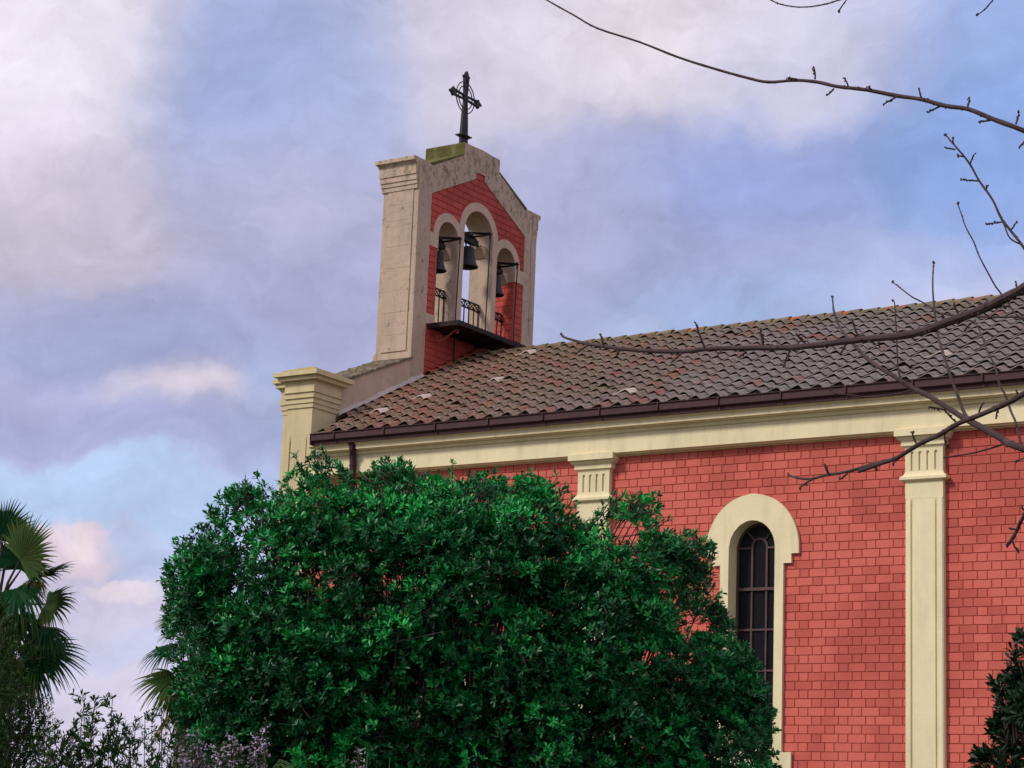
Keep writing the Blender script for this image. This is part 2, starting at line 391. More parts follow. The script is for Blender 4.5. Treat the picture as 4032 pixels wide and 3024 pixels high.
# window: surround, reveal, frame, glass
def window(x0):
    s = MB(); zs = 6.66
    outer = [(x0-.585, 3.33), (x0-.585, 6.397), (x0-.725, 6.397), (x0-.725, 6.552), (x0-.86, 6.552)]
    outer += [(x0+.86*math.cos(R(a)), zs+.92*math.sin(R(a))) for a in np.linspace(180, 0, 36)][1:-1]
    outer += [(x0+.86, 6.552), (x0+.725, 6.552), (x0+.725, 6.397), (x0+.585, 6.397), (x0+.585, 3.33)]
    outer = outer+[(x0+.75, 3.33), (x0+.75, 2.9), (x0-.75, 2.9), (x0-.75, 3.33)]
    inner = [(x0-.425, 3.36), (x0+.425, 3.36)]+[(x0+.425*math.cos(R(a)), zs+.475*math.sin(R(a))) for a in np.linspace(0, 180, 30)]
    s.prism([outer, inner], 'y', YW-.05, YW+.30)
    win = s.build('window', 'cream', church, bevel=.006)
    sl_ = MB(); sl_.box(x0-.47, x0+.47, YW-.02, YW+.24, 3.30, 3.375); sl_.build('sill', 'cream', win, bevel=.01)
    gl = MB(); yg = YW+.27; gl.box(x0-.42, x0+.42, yg, yg+.01, 3.36, 7.13); gl.build('glass', 'glass', win)
    dk = MB(); dk.box(x0-.6, x0+.6, yg+.35, yg+.36, 3.0, 7.4)
    f = MB(); yf = yg-.035
    def bar(x1, x2, z1, z2, d=0): f.box(x1, x2, yf-d, yg+.02, z1, z2)
    ring = lambda r1, r2: [[(x0+r1*math.cos(R(a)), zs+r1*1.1*math.sin(R(a))) for a in np.linspace(0, 180, 30)]+[(x0-r1, zs-.01), (x0-r2, zs-.01)]+[(x0+r2*math.cos(R(a)), zs+r2*1.1*math.sin(R(a))) for a in np.linspace(180, 0, 30)]+[(x0+r2, zs-.01), (x0+r1, zs-.01)]]
    f.prism(ring(.425, .385), 'y', yf, yg+.02)
    bar(x0-.425, x0-.385, 3.36, zs-.01); bar(x0+.385, x0+.425, 3.36, zs-.01)
    vx = .135
    f.prism([[(x0-vx-.018, zs+.07), (x0-vx+.018, zs+.07)]+[(x0+(vx-.018)*math.cos(R(a)), zs+.07+(vx-.018)*1.0*math.sin(R(a))) for a in np.linspace(180, 0, 16)]+[(x0+vx+.018, zs+.07)]+[(x0+(vx+.022)*math.cos(R(a)), zs+.07+(vx+.022)*math.sin(R(a))) for a in np.linspace(0, 180, 16)]], 'y', yf+.003, yg+.018)
    for q in (-vx, vx):
        bar(x0+q-.018, x0+q+.018, 6.045, zs+.07, -.003); bar(x0+q-.015, x0+q+.015, 3.4, 5.995, -.003)
    bar(x0-.385, x0+.385, 5.995, 6.045, .02)
    bar(x0-.385, x0-vx-.018, zs+.035, zs+.07, -.005); bar(x0+vx+.018, x0+.385, zs+.035, zs+.07, -.005)
    for a in (52, 128):
        c, s_ = math.cos(R(a)), math.sin(R(a)); n_ = (-s_*.013, c*.013)
        p1 = (x0+c*.15, zs+.07+s_*.15); p2 = (x0+c*.40, zs+s_*.435)
        f.prism([[(p1[0]-n_[0], p1[1]-n_[1]), (p2[0]-n_[0], p2[1]-n_[1]), (p2[0]+n_[0], p2[1]+n_[1]), (p1[0]+n_[0], p1[1]+n_[1])]], 'y', yf+.006, yg+.015)
    for z in (5.345, 4.67, 4.0): bar(x0-.385, x0+.385, z-.017, z+.017, -.006)
    bar(x0-.385, x0+.385, 3.36, 3.42)
    f.build('frame', 'frame', win, bevel=.003)
    return win
for x in WINX: window(x)

# entablature swept along x: (y, z) profile
ent = MB()
prof = [(YW+.4, 8.30), (YW-.04, 8.385), (YW-.04, 8.405), (YW-.12, 8.405), (YW-.12, 8.42), (31.93, 8.434), (31.93, 8.77), (31.90, 8.775),
        (31.88, 8.83), (31.80, 8.836), (31.80, 8.852), (31.76, 8.852), (31.75, 8.925), (31.735, 8.932), (31.735, 8.94), (31.70, 8.95), (31.69, 8.99), (31.69, 9.04), (YW+.4, 9.04)]
prof[0] = (YW+.4, 8.385)
def clipx(p, x0, x1): ent.prism([p], 'x', x0, x1)
clipx([(YW+.4, 8.385), (YW-.04, 8.385), (YW-.04, 8.405), (YW-.12, 8.405), (YW-.12, 8.42), (31.93, 8.434), (31.93, 8.77), (YW+.4, 8.77)], -25.70, XE)
clipx([(YW+.4, 8.77), (31.90, 8.77), (31.885, 8.782), (31.86, 8.83), (YW+.4, 8.83)], -25.62, XE)
for a, b_ in ((-25.56, -24.63), (-24.47, XE)):
    clipx([(YW+.4, 8.834), (31.80, 8.834), (31.79, 8.85), (31.755, 8.853), (31.75, 8.925), (31.73, 8.934), (31.73, 8.942), (31.70, 8.952), (31.69, 9.04), (YW+.4, 9.04)], a, b_)
ent.build('entablature', 'cream', church, bevel=.004)

# gutter
gt = MB()
gt.prism([[(31.95, 8.965), (31.66, 8.965), (31.655, 9.025), (31.62, 9.03), (31.615, 9.045), (31.60, 9.045), (31.60, 9.158), (31.575, 9.165), (31.575, 9.178), (31.62, 9.178), (31.62, 9.06), (31.95, 9.06)]], 'x', -25.455, XE)
x = -24.88; i = 0
while x < XE: 
    gt.box(x-.012, x+.012, 31.572, 31.60, 9.045, 9.182); gt.box(x-.012, x+.012, 31.648, 31.66, 8.96, 9.03); x += 1.16
gt.box(-25.46, -25.43, 31.60, 31.95, 8.965, 9.17)
gt.build('gutter', 'gutter', church)
dp = MB(); dp.tube([(-24.55, 31.76, 8.97), (-24.55, 31.76, 8.86), (-24.58, 31.80, 8.80), (-24.60, 31.84, 8.76), (-24.60, 31.86, 8.6), (-24.60, 31.86, 0)], [.042, .044, .06, .066, .064, .062], 14)
for z in (8.63, 8.55): dp.tube([(-24.60, 31.86, z), (-24.60, 31.86, z+.022)], .071, 14)
dp.build('downpipe', 'gutter', church, smooth=True)

# pilasters
def pilaster(xc, w_=.64):
    p = MB(); yf = 32.0; h = w_/2; yb = YW+.05; zt = 7.33
    gw = .03; bw = .10
    def sec(gd):
        return [(xc-h, yb), (xc-h, yf+.02), (xc-h+.02, yf), (xc-h+bw-.01, yf), (xc-h+bw, yf+gd), (xc-h+bw+gw, yf+gd), (xc-h+bw+gw+.008, yf+.004),
                (xc+h-bw-gw-.008, yf+.004), (xc+h-bw-gw, yf+gd), (xc+h-bw, yf+gd), (xc+h-bw+.01, yf), (xc+h-.02, yf), (xc+h, yf+.02), (xc+h, yb)]
    p.prism([sec(.03)], 'z', 0, zt-.12)
    # stopped groove: shallower and curving outwards
    a = sec(.03); b_ = sec(.004)
    n = len(a); vs = []
    for q, z in ((a, zt-.12), (b_, zt)): vs += [(u, v_, z) for u, v_ in q]
    p.add(vs, [(i, i+1, n+i+1, n+i) for i in range(n-1)])
    p.prism([[(xc-h, yb), (xc-h, yf+.002), (xc+h, yf+.002), (xc+h, yb)]], 'z', zt, 7.615)
    sh = p.build('pilaster', 'cream', church)
    c = MB(); y_ = yf
    def R_(o, z): return (xc-h-o, xc+h+o, y_-o*.75, yb, z)
    c.loft([R_(.0, 7.60), R_(.055, 7.622), R_(.075, 7.634), R_(.075, 7.676), R_(.06, 7.688), R_(.035, 7.70), R_(.012, 7.73), R_(.0, 7.765)])
    # fluted neck
    fl = []
    for i in range(4):
        cx = xc-.2+.1335*i
        fl.append([(cx-.026, 7.80)]+[(cx-.026*math.cos(R(t_)), 7.80-.026*math.sin(R(t_))) for t_ in (30, 60, 90, 120, 150)]+[(cx+.026, 7.80)]+[(cx+.026*math.cos(R(t_)), 8.07+.026*math.sin(R(t_))) for t_ in (0, 30, 60, 90, 120, 150, 180)])
    c.prism([[(xc-h, 7.765), (xc+h, 7.765), (xc+h, 8.12), (xc-h, 8.12)]]+fl, 'y', yf, yf+.03)
    c.box(xc-h+.001, xc+h-.001, yf+.028, yb, 7.766, 8.119)
    c.loft([R_(0, 8.12), R_(.004, 8.145), R_(.02, 8.165), R_(.045, 8.183)])
    c.loft([R_(.055, 8.184), R_(.055, 8.262)])
    c.loft([R_(.06, 8.262), R_(.085, 8.272), R_(.11, 8.295), R_(.125, 8.33)])
    c.loft([(xc-h-.135, xc+h+.135, 31.86, yb, 8.331), (xc-h-.135, xc+h+.135, 31.86, yb, 8.442), (xc-h-.125, xc+h+.125, 31.875, yb, 8.45)])
    c.build('capital', 'cream', sh)
for xc in (-13.262, -19.40): pilaster(xc)

# roof ------------------------------------------------------------
rf = MB(); rr = random.Random(5)
YE, ZE = 31.63, 9.135; SL = .4865; NR = 20; DY = (YC-.10-YE)/NR; TW = .379
XL = XR+.02
ncol = int((XE-XL)/TW)
WHITE = set()
for wp in ((2071,1393),(1930,1498),(2472,1540),(1500,1618),(1673,1562),(3732,1389)):
    v_ = at(wp[0], wp[1], 1)-CP       # where the sight line meets the roof plane
    t_ = (ZE+.06-CP.z-(YE-CP.y)*SL)/(v_.z-v_.y*SL); q_ = CP+v_*t_
    WHITE.add((int((q_.y-YE)/DY), int((q_.x-XL)/TW)))
def hump(u):     # cross profile of one tile, u 0..1
    if u < .68: q = u/.68; return .45*q+.55*(q*q*(3-2*q))**1.6
    return .5+.5*math.cos(math.pi*(u-.68)/.32)
US = [0, .12, .24, .34, .44, .52, .58, .64, .68, .72, .77, .82, .87, .92, .96, 1.0]
def zroof(y): return ZE+(y-YE)*SL
for rI in range(NR):
    for c in range(ncol+1):
        x0 = XL+c*TW+rr.uniform(-.004, .004); y0 = YE+rI*DY
        # raking wall hides the tiles left of the mortar line
        lift = .062+rr.uniform(-.008, .010); tl = rr.uniform(-.008, .008)
        tv = rr.random()
        if c == 0 and y0 < 32.74: continue
        if (rI, c) in WHITE: tv = 2.0
        if rr.random() < .02: lift += .02; tl -= .02
        vs = []
        for (dy, dz) in ((-.022, lift-.016), (-.022, lift), (DY+.01, .004)):
            for u in US:
                vs.append((x0+u*TW*1.005, y0+dy+tl, zroof(y0+dy)+dz+hump(u)*.078))
        n = len(US); fs = []
        for j in range(2):
            for i in range(n-1): fs.append((j*n+i, j*n+i+1, (j+1)*n+i+1, (j+1)*n+i))
        rf.add(vs, fs, tv)
# underlay and back slope
rf.add([(XL+.4, YE+.02, zroof(YE)-.02), (XE, YE+.02, zroof(YE)-.02), (XE, YC, zroof(YC)-.03), (XL, YC, zroof(YC)-.03), (XL, 32.78, zroof(32.78)-.02), (XL+.4, 32.78, zroof(32.78)-.02)], [(0,1,2,3,4,5)], .2)
rf.add([(XL, 2*YC-YE, zroof(YE)), (XE, 2*YC-YE, zroof(YE)), (XE, YC, zroof(YC)-.02), (XL, YC, zroof(YC)-.02)], [(3,2,1,0)], .2)
rf.add([(XL+.4, YE+.02, zroof(YE)-.02), (XE, YE+.02, zroof(YE)-.02), (XE, YE+.3, 9.02), (XL+.4, YE+.3, 9.02)], [(0,1,2,3)], .2)
roof = rf.build('roof', 'tile', church, tint=True, smooth=True)
rg = MB(); x = XR+.0; i = 0
while x < XE:
    L = .375; r1, r2 = .135, .115; z0 = 11.925+rr.uniform(-.008, .008); yj = rr.uniform(-.01, .01)
    vs = []; NN = 9
    for (xx, rad) in ((x+L+.03, r1), (x+L+.03, r1-.02), (x-.0, r2-.02), (x-.0, r2)):
        for k in range(NN):
            a = math.pi*k/(NN-1); vs.append((xx, YC+yj+rad*1.15*math.cos(a), z0+rad*math.sin(a)*.98+(.012 if xx > x+.1 else 0)))
    fs = []
    for j in range(4):
        for k in range(NN-1): a = j*NN; b2 = ((j+1) % 4)*NN; fs.append((a+k, a+k+1, b2+k+1, b2+k))
    rg.add(vs, fs); x += L
rg.build('ridge_tiles', 'ridge', roof, smooth=True)
# mortar flashing against the raking wall
fl_ = MB(); n = 26; vs = []
for i in range(n+1):
    y = 32.85+(35.6-32.85)*i/n; z = zroof(y)
    a = rr.uniform(.07, .15) if i else .05
    vs += [(XR-.01, y, z+.03+rr.uniform(.10, .15)), (XR+a*.6, y, z+.09+rr.uniform(0, .02)), (XR+a*1.3, y-.03, z+.02)]
fl_.add(vs, [(3*i+j, 3*i+j+1, 3*i+j+4, 3*i+j+3) for i in range(n) for j in range(2)])
M['limewash'] = plaster('pale_mortar', (.60, .52, .46), (.25, .2, .17), .6, .5, .6)
fl_.build('mortar_flashing', 'limewash', church)
v2 = MB()   # verge tiles along the gable below the balcony
for i in range(9):
    y = 35.75+i*.30; z = zroof(y)
    vs = []
    for (yy, q) in ((y-.03, .085), (y+.31, .07)):
        for k in range(7):
            a = math.pi*k/6; vs.append((XR+.07+q*math.cos(a)*1.1, yy, zroof(yy)+.05+q*math.sin(a)+(.02 if q > .08 else 0)))
    v2.add(vs, [(k, k+1, 7+k+1, 7+k) for k in range(6)])
M['redtile'] = metal('orange_red_tile', (.42, .10, .05), .8, (.36, .22, .05), .5)
v2.build('verge_tiles', 'redtile', roof, smooth=True)

# corner pier -------------------------------------------------------
pr = MB()
def pier_sec(x0, x1, y0, y1, zt, mb):
    mb.box(x0, x1, y0, y1, 9.27, zt)
    yf, xf = y0, x1
    a = .085; gw = .022
    # grooved below: front face beads
    sec = [(x0, y1), (x0, yf), (x0+.0, yf), (x0+a, yf), (x0+a+.004, yf+.03), (x0+a+gw, yf+.03), (x0+a+gw+.01, yf+.006), (x1-a-gw-.01, yf+.006), (x1-a-gw, yf+.03), (x1-a-.004, yf+.03), (x1-a, yf), (x1, yf), (x1, y1)]
    mb.prism([sec], 'z', 0, 9.12)
    sec2 = [(x0, y1), (x0, yf), (x0+.0, yf), (x0+a, yf), (x0+a+.004, yf+.001), (x0+a+gw, yf+.001), (x0+a+gw+.01, yf+.001), (x1-a-gw-.01, yf+.001), (x1-a-gw, yf+.001), (x1-a-.004, yf+.001), (x1-a, yf), (x1, yf), (x1, y1)]
    k = len(sec); mb.add([(u, v_, 9.12) for u, v_ in sec]+[(u, v_, 9.27) for u, v_ in sec2], [(i, i+1, k+i+1, k+i) for i in range(k-1)])
def capital_stack(mb, x0, x1, y0, y1, dz=0):
    L = [(9.80, .0), (9.800, .025), (9.885, .028), (9.886, .048), (9.902, .05), (9.904, .035), (9.985, .038), (9.986, .066), (10.002, .068), (10.004, .055), (10.093, .058), (10.094, .086), (10.112, .086), (10.113, .062), (10.33, .055),
         (10.331, .165), (10.405, .165), (10.406, .235), (10.49, .235), (10.50, .21)]
    mb.loft([(x0-o, x1+o, y0-o, y1+o, z+dz) for z, o in L])
pier_sec(-26.36, X0, 32.0, 32.74, 9.80, pr)
pier = pr.build('corner_pier', 'pier', church, bevel=.006)
cp = MB(); capital_stack(cp, -26.36, X0, 32.0, 32.74); cp.build('capital', 'pier', pier)
ct = MB(); ct.loft([(-26.36-.11, X0+.11, 31.89, 32.85, 10.50), (-26.36-.11, X0+.11, 31.89, 32.85, 10.545), (-26.2, X0-.15, 32.15, 32.6, 10.64)]); ct.build('tile_cap', metal('ochre_tile', (.42, .33, .07), .8, (.40, .17, .08), .6), pier)
pf = MB(); pf.box(-26.74, -26.36, 32.33, 32.95, 0, 9.80)
pf.loft([(-26.75-o, -26.34, 32.34-o, 32.95+o, z) for z, o in [(9.77, .0), (9.771, .02), (9.86, .022), (9.861, .04), (9.96, .042), (9.961, .062), (10.06, .064), (10.061, .045), (10.22, .045), (10.27, .075), (10.30, .12), (10.301, .135), (10.385, .135), (10.386, .18), (10.47, .18), (10.471, .13), (10.54, .13)]])
pf.build('front_buttress', 'pier', church, bevel=.005)

# raking gable shoulder and bell gable ------------------------------
XB = -26.73
rk = MB()
for sgn in (1, -1):
    def Y(y): return y if sgn == 1 else 2*YC-y
    rk.prism([[(Y(32.76), 8.9), (Y(32.76), 10.42), (Y(33.25), 10.615), (Y(35.18), 11.43), (Y(35.18), 8.9)]], 'x', XB+.05, XR)
rk.box(XB+.05, XR-.30, 35.18, 2*YC-35.18, 8.9, 11.2)
rk_o = rk.build('raking_wall', 'old2', church, bevel=.008)
for sgn in (1, -1):
    rc = MB()
    def Y(y): return y if sgn == 1 else 2*YC-y
    for i in range(16):
        y0 = 32.74+i*(35.2-32.74)/16; y1 = y0+.175; zz = lambda y: 10.41+(y-32.76)*.4215
        d = rr.uniform(-.012, .012); th = rr.uniform(.05, .075)
        rc.prism([[(Y(y0), zz(y0)+.002), (Y(y1), zz(y1)+.002), (Y(y1), zz(y1)+th*.6), (Y(y0), zz(y0)+th)]], 'x', XB+.0, XR+.04+d)
    rc.build('rake_coping', 'slate', rk_o)

bg_ = MB()
def arch_open(yc, r_, ztop, zb=12.31): 
    zs = ztop-r_*1.0; return [(yc-r_, zb), (yc+r_, zb)]+arc(yc, zs, r_, 0, 180, 26)
A = [(36.345, .372, 14.66), (37.475, .56, 15.20), (38.582, .372, 14.66)]
out_ = [(35.187, 9.6), (39.773, 9.6), (39.773, 15.55), (39.28, 15.73), (38.16, 16.30), (38.16, 16.575), (37.80, 16.60), (37.48, 16.615), (37.16, 16.60), (36.80, 16.575), (36.80, 16.30), (35.68, 15.76), (35.187, 15.55)]
body = [[(35.187, 9.6), (39.773, 9.6), (39.773, 15.70), (39.28, 15.72), (38.165, 16.285), (38.165, 16.574), (37.48, 16.615), (36.785, 16.58), (36.785, 16.295), (35.68, 15.745), (35.187, 15.70)]]
XM = -26.42
bg_.prism(body+[arch_open(*a) for a in A], 'x', XM, XR-.03)
bg_.prism(body+[[(35.66, 12.2), (39.30, 12.2), (39.30, 15.1), (37.9, 15.7), (37.06, 15.7), (35.66, 15.1)]], 'x', XB, XM-.001)
gable = bg_.build('bell_gable', 'old', church, bevel=0)
# frame strip proud of the brick face: outline minus pentagon
fr = MB()
penta = [(35.658, 9.9), (35.658, 15.125), (37.30, 15.915), (37.30, 16.055), (37.622, 16.06), (37.622, 15.92), (39.30, 15.124), (39.30, 9.9)]
o2 = [(35.187, 9.7), (35.187, 15.70), (35.68, 15.745), (36.785, 16.295), (36.785, 16.58), (37.48, 16.615), (38.165, 16.574), (38.165, 16.285), (39.28, 15.72), (39.773, 15.70), (39.773, 9.7)]
fr.prism([o2[0:2]+o2[2:]+[(39.30, 9.7)]+penta[::-1][0:0]+[(39.30, 15.124), (37.622, 15.92), (37.622, 16.06), (37.30, 16.055), (37.30, 15.915), (35.658, 15.125), (35.658, 9.7)]], 'x', XR-.03, XR)
fr.build('gable_frame', 'old', gable, bevel=.006)
# red block facing
fb = MB(); rb = random.Random(9); HB = .1412
def spans_at(z):
    if z < 9.95: return []
    top_l, top_r = 35.64, 39.32
    if z > 15.12:
        t_ = (z-15.125)/.48; top_l = 35.64+t_; top_r = 39.32-t_
        if z > 15.90: top_l, top_r = 37.28, 37.64
    s_ = [(top_l, top_r)]
    for yc, r_, zt in A:
        if z > 12.31:
            zs = zt-r_; ro = r_+.10
            hw = r_+.06 if z < zs else (math.sqrt(max(0, ro*ro-(z-zs)**2)))
            if hw > 0: s_ = [q for a, b_ in s_ for q in ((a, min(b_, yc-hw)), (max(a, yc+hw), b_)) if q[1]-q[0] > .02]
    return s_
k = 0; z = 9.97
rnd = rb
while z < 16.06:
    for a, b_ in spans_at(z+HB/2):
        y = 35.5+(.0 if k % 2 else .19); 
        while y < b_:
            y1 = y+.38
            if y1 > a+.01: brick(fb, max(a, y), min(b_, y1), z, min(z+HB, 16.06), XR-.03, .018, rb.random(), 'x')
            y = y1
    z += HB; k += 1
fb.build('brick_facing', 'brick_shade', gable, tint=True)
fm_ = MB(); fm_.prism([[(35.6, 9.9), (35.6, 15.13), (37.28, 15.93), (37.28, 16.07), (37.64, 16.07), (37.64, 15.93), (39.35, 15.13), (39.35, 9.9)]]+[arch_open(a[0], a[1]+.02, a[2]+.02, 12.30) for a in A], 'x', XR-.034, XR-.026); fm_.build('facing_joints', 'mortar', gable)
# arch surrounds (three joined rings), imposts and base bands
ar = MB()
for idx, (yc, r_, zt) in enumerate(A):
    zs = zt-r_; ro = r_+.19
    # split into ring only outside the neighbours
    a0, a1 = 0, 180
    lo = 12.31
    pts_o = arc(yc, zs, ro, 0, 180, 30); pts_i = arc(yc, zs, r_, 180, 0, 30)
    zl = 13.99
    xo = {0: .004, 1: .007, 2: .002}[idx]
    ar.prism([pts_o+pts_i], 'x', XR-.03, XR+xo)
def band(y0, y1, z0, z1, o=.0): ar.box(XR-.03, XR+o, y0, y1, z0, z1)
band(35.66, 35.972, 13.99, 14.288, .001); band(38.955, 39.298, 13.99, 14.288, .001)
band(35.66, 35.972, 12.309, 12.52, .001); band(38.955, 39.298, 12.309, 12.40, .001)
band(36.718, 36.914, 12.31, 14.64, .0035); band(38.036, 38.209, 12.31, 14.64, .0035)
ar.build('arch_surround', 'old2', gable)
# red jambs of the outer openings (brick returns)
for yy, sg in ((38.954, -1), (35.973, 1)):
    jb = MB(); z = 12.31; k = 0
    while z < 13.98:
        z1 = min(z+HB, 13.985)
        y = XB+.02+(0 if k % 2 else .15)
        xs = [XM+.01]+[q for q in np.arange(XM+.2+(.0 if k % 2 else .14), XR-.06, .29)]+[XR-.02]
        for a, b_ in zip(xs[:-1], xs[1:]):
            vs = [(a+.006, yy, z+.006), (b_-.006, yy, z+.006), (b_-.006, yy, z1-.006), (a+.006, yy, z1-.006)]
            vs += [(p[0]+(.006 if i in (0, 3) else -.006), yy+sg*.012, p[2]+(.005 if i < 2 else -.005)) for i, p in enumerate(vs)]
            jb.add(vs, [(4,5,6,7),(0,1,5,4),(1,2,6,5),(2,3,7,6),(3,0,4,7)], rb.random())
        z = z1; k += 1
    jbo = jb.build('brick_jamb', 'brick_shade', gable, tint=True)
    jm = MB(); jm.box(XM+.01, XR-.02, min(yy-.003, yy+.004), max(yy-.003, yy+.004), 12.31, 13.99); jm.build('jamb_joints', 'mortar', gable)
# side pilasters with caps on the two ends of the gable
sp_ = MB()
for sgn in (1, -1):
    def lev(z, o):
        y0, y1 = (35.187-o, 35.60) if sgn == 1 else (2*YC-35.60, 2*YC-35.187+o)
        if o > .11: y0, y1 = (35.187-o, 35.66) if sgn == 1 else (2*YC-35.66, 2*YC-35.187+o)
        return (XB-.02-o*.6, XR-.025, y0, y1, z)
    sp_.loft([lev(z, o) for z, o in [(15.10, 0), (15.101, .035), (15.20, .035), (15.201, .055), (15.29, .055), (15.291, .075), (15.41, .075), (15.411, .095), (15.60, .10), (15.66, .13), (15.69, .17), (15.691, .19), (15.775, .19), (15.785, .15)]])
    y0, y1 = (35.165, 35.19) if sgn == 1 else (39.77, 39.795)
    zq = [11.62, 11.98, 12.46, 12.93, 13.42, 13.89, 14.33, 14.45, 14.80, 15.10]
    for a_, b_ in zip(zq[:-1], zq[1:]): sp_.box(XB+.13+rr.uniform(0, .006), XR-.12-rr.uniform(0, .006), y0+(rr.uniform(-.002, .003) if sgn > 0 else 0), y1, a_+.0018, b_-.0018)
sp_.loft([(XB-.0, XR-.04, 35.18, 39.78, 11.40), (XB-.0, XR-.04, 35.18, 39.78, 11.41)])
sp_.loft([(XB-.075, XB+.02, 35.183, 39.777, 9.6), (XB-.075, XB+.02, 35.183, 39.777, 11.56), (XB-.0, XB+.02, 35.183, 39.777, 11.63)])
sp_.build('side_pilaster', 'old', gable, bevel=.006)
# horizontal block joints scored on the side
# coping with moss
cpg = MB()
cpg.prism([[(35.66, 15.745), (36.785, 16.296), (36.785, 16.33), (35.60, 15.79)]], 'x', XB-.03, XR-.004)
cpg.prism([[(2*YC-35.66, 15.745), (2*YC-36.785, 16.296), (2*YC-36.785, 16.33), (2*YC-35.60, 15.79)]], 'x', XB-.03, XR-.004)
cpg.loft([(XB-.12, XR-.003, 36.776, 38.175, 16.30), (XB-.12, XR-.003, 36.776, 38.175, 16.578), (XB-.10, XR-.01, 36.80, 38.15, 16.60)])
cpg.build('coping', 'moss', gable)
for nm, pts, rad in (('crack', [(39.62, 15.62), (39.58, 15.45), (39.60, 15.2), (39.54, 14.95), (39.57, 14.6), (39.56, 14.3), (39.60, 13.9), (39.57, 13.3), (39.58, 12.9)], .006),):
    ck = MB()
    for (a, b_), (c_, d_) in zip(pts[:-1], pts[1:]): ck.add([(XR+.001, a-rad, b_), (XR+.001, a+rad, b_), (XR+.001, c_+rad, d_), (XR+.001, c_-rad, d_)], [(0,1,2,3)])
    ck.build(nm, 'crack', gable)
# corbels in the reveals, for the bell bearings
for yc, r_, zt in A:
    zb = 14.40 if r_ > .5 else 14.03
    for sg in (1, -1):
        yw = yc+sg*r_
        pts = [(yw, zb+.16), (yw-sg*.20, zb+.16), (yw-sg*.20, zb+.10), (yw-sg*.18, zb+.09), (yw-sg*.02, zb-.08), (yw, zb-.08)]
        cb = MB(); cb.prism([pts], 'x', -26.32, -26.0); cb.build('corbel', 'old2', gable, bevel=.006)

# balcony ---------------------------------------------------------
bl = MB(); bl.box(XR-.02, -25.03, 35.73, 39.15, 12.215, 12.235); bl.box(-25.05, -25.02, 35.72, 39.16, 12.20, 12.30); bl.box(XR, -25.05, 35.72, 35.745, 12.20, 12.30); bl.box(XR-.02, -25.05, 35.745, 39.14, 12.236, 12.262)
for y in (36.3, 36.9, 37.5, 38.1, 38.7): bl.box(XR, -25.05, y-.02, y+.02, 12.175, 12.215)
bl.box(-25.45, -25.35, 35.95, 36.05, 12.26, 12.36)
balc = bl.build('balcony', 'rustiron', church)
for y in (35.93, 38.9):
    pts = []; br_ = MB()
    for i in range(14):      # lower scroll
        a = R(-60+i*38); q = .025+.0055*i; pts.append((XR+.16-q*math.cos(a)*1.0, y, 12.02+q*math.sin(a)))
    s1 = pts
    pts2 = [(XR+.10, y, 11.945), (XR+.18, y, 11.93), (XR+.32, y, 12.0), (XR+.46, y, 12.08), (XR+.56, y, 12.14), (XR+.62, y, 12.15), (XR+.655, y, 12.12), (XR+.64, y, 12.08), (XR+.605, y, 12.085), (XR+.61, y, 12.11)]
    br_.tube(s1, .012, 6); br_.tube(pts2, .016, 6)
    br_.build('bracket', 'rust', balc, smooth=True)
pp = MB(); pp.tube([(XR+.12, 36.55, 12.21), (XR+.12, 36.55, 11.2)], .018, 6); pp.build('drain_rod', 'iron', balc)

# railings in each opening
for yc, r_, zt in A:
    rl = MB(); a, b_ = yc-r_, yc+r_; x = -26.13
    for z in (13.255, 13.105, 12.50, 12.38): rl.box(x-.012, x+.012, a+.005, b_-.005, z-.016, z+.016)
    nb = max(2, round((b_-a)/.185)); 
    for i in range(nb):
        y0 = a+(b_-a)*i/nb; y1 = a+(b_-a)*(i+1)/nb
        if i: rl.tube([(x, y0, 13.255), (x, y0, 12.30)], .015, 5)
        for zz0, zz1 in ((13.105, 13.255), (12.38, 12.50)):
            rl.tube([(x, y0, zz0), (x, y1, zz1)], .012, 4); rl.tube([(x, y1, zz0), (x, y0, zz1)], .012, 4)
    for yy in (a+.02, b_-.02): rl.tube([(x, yy, 13.265), (x, yy, 12.30)], .014, 5)
    rl.tube([(x+.06, b_-.03, 13.11), (x-.05, b_-.03, 13.11)], .018, 6)
    rl.build('railing', 'iron', church)

# cross -----------------------------------------------------------
xc_ = -26.35
cr = MB()
CY, CZ = 37.48, 17.918
def arm(L, w0, w1):   # outline (along, across) of one arm end from the centre, one side
    return [(w0, w0), (L*.70, w1), (L*.72, w1+.0), (L*.80, w1+.035), (L*.86, w1*.75), (L*.93, w1*.45), (L, 0.012)]
pts = []
def addarm(ang, L, w0, w1, stem=False):
    c, s_ = math.cos(ang), math.sin(ang)
    prof_ = arm(L, w0, w1)
    rt_ = [(a, -b_) for a, b_ in prof_]; lf = [(a, b_) for a, b_ in reversed(prof_)]
    for a, b_ in rt_+lf: pts.append((CY+a*c-b_*s_, CZ+a*s_+b_*c))
addarm(0, .615, .055, .075); addarm(R(90), .615, .055, .085); addarm(R(180), .615, .055, .075)
pts += [(CY-.055, CZ-.055), (CY-.095, CZ-.42), (CY-.125, 17.05), (CY-.13, 16.99), (CY-.13, 16.5), (CY+.13, 16.5), (CY+.13, 16.99), (CY+.125, 17.05), (CY+.095, CZ-.42), (CY+.055, CZ-.055)]
def slot(ang, a0, a1, w0, w1):
    c, s_ = math.cos(ang), math.sin(ang); q = [(a0, 0), (a0+.05, -w0), (a1, -w1), (a1, w1), (a0+.05, w0)]
    return [(CY+a*c-b_*s_, CZ+a*s_+b_*c) for a, b_ in q]
cr.prism([pts, slot(0, .06, .42, .03, .035), slot(R(90), .06, .42, .02, .032), slot(R(180), .06, .42, .03, .035), slot(R(270), .06, .38, .02, .03)], 'x', xc_-.03, xc_+.03)
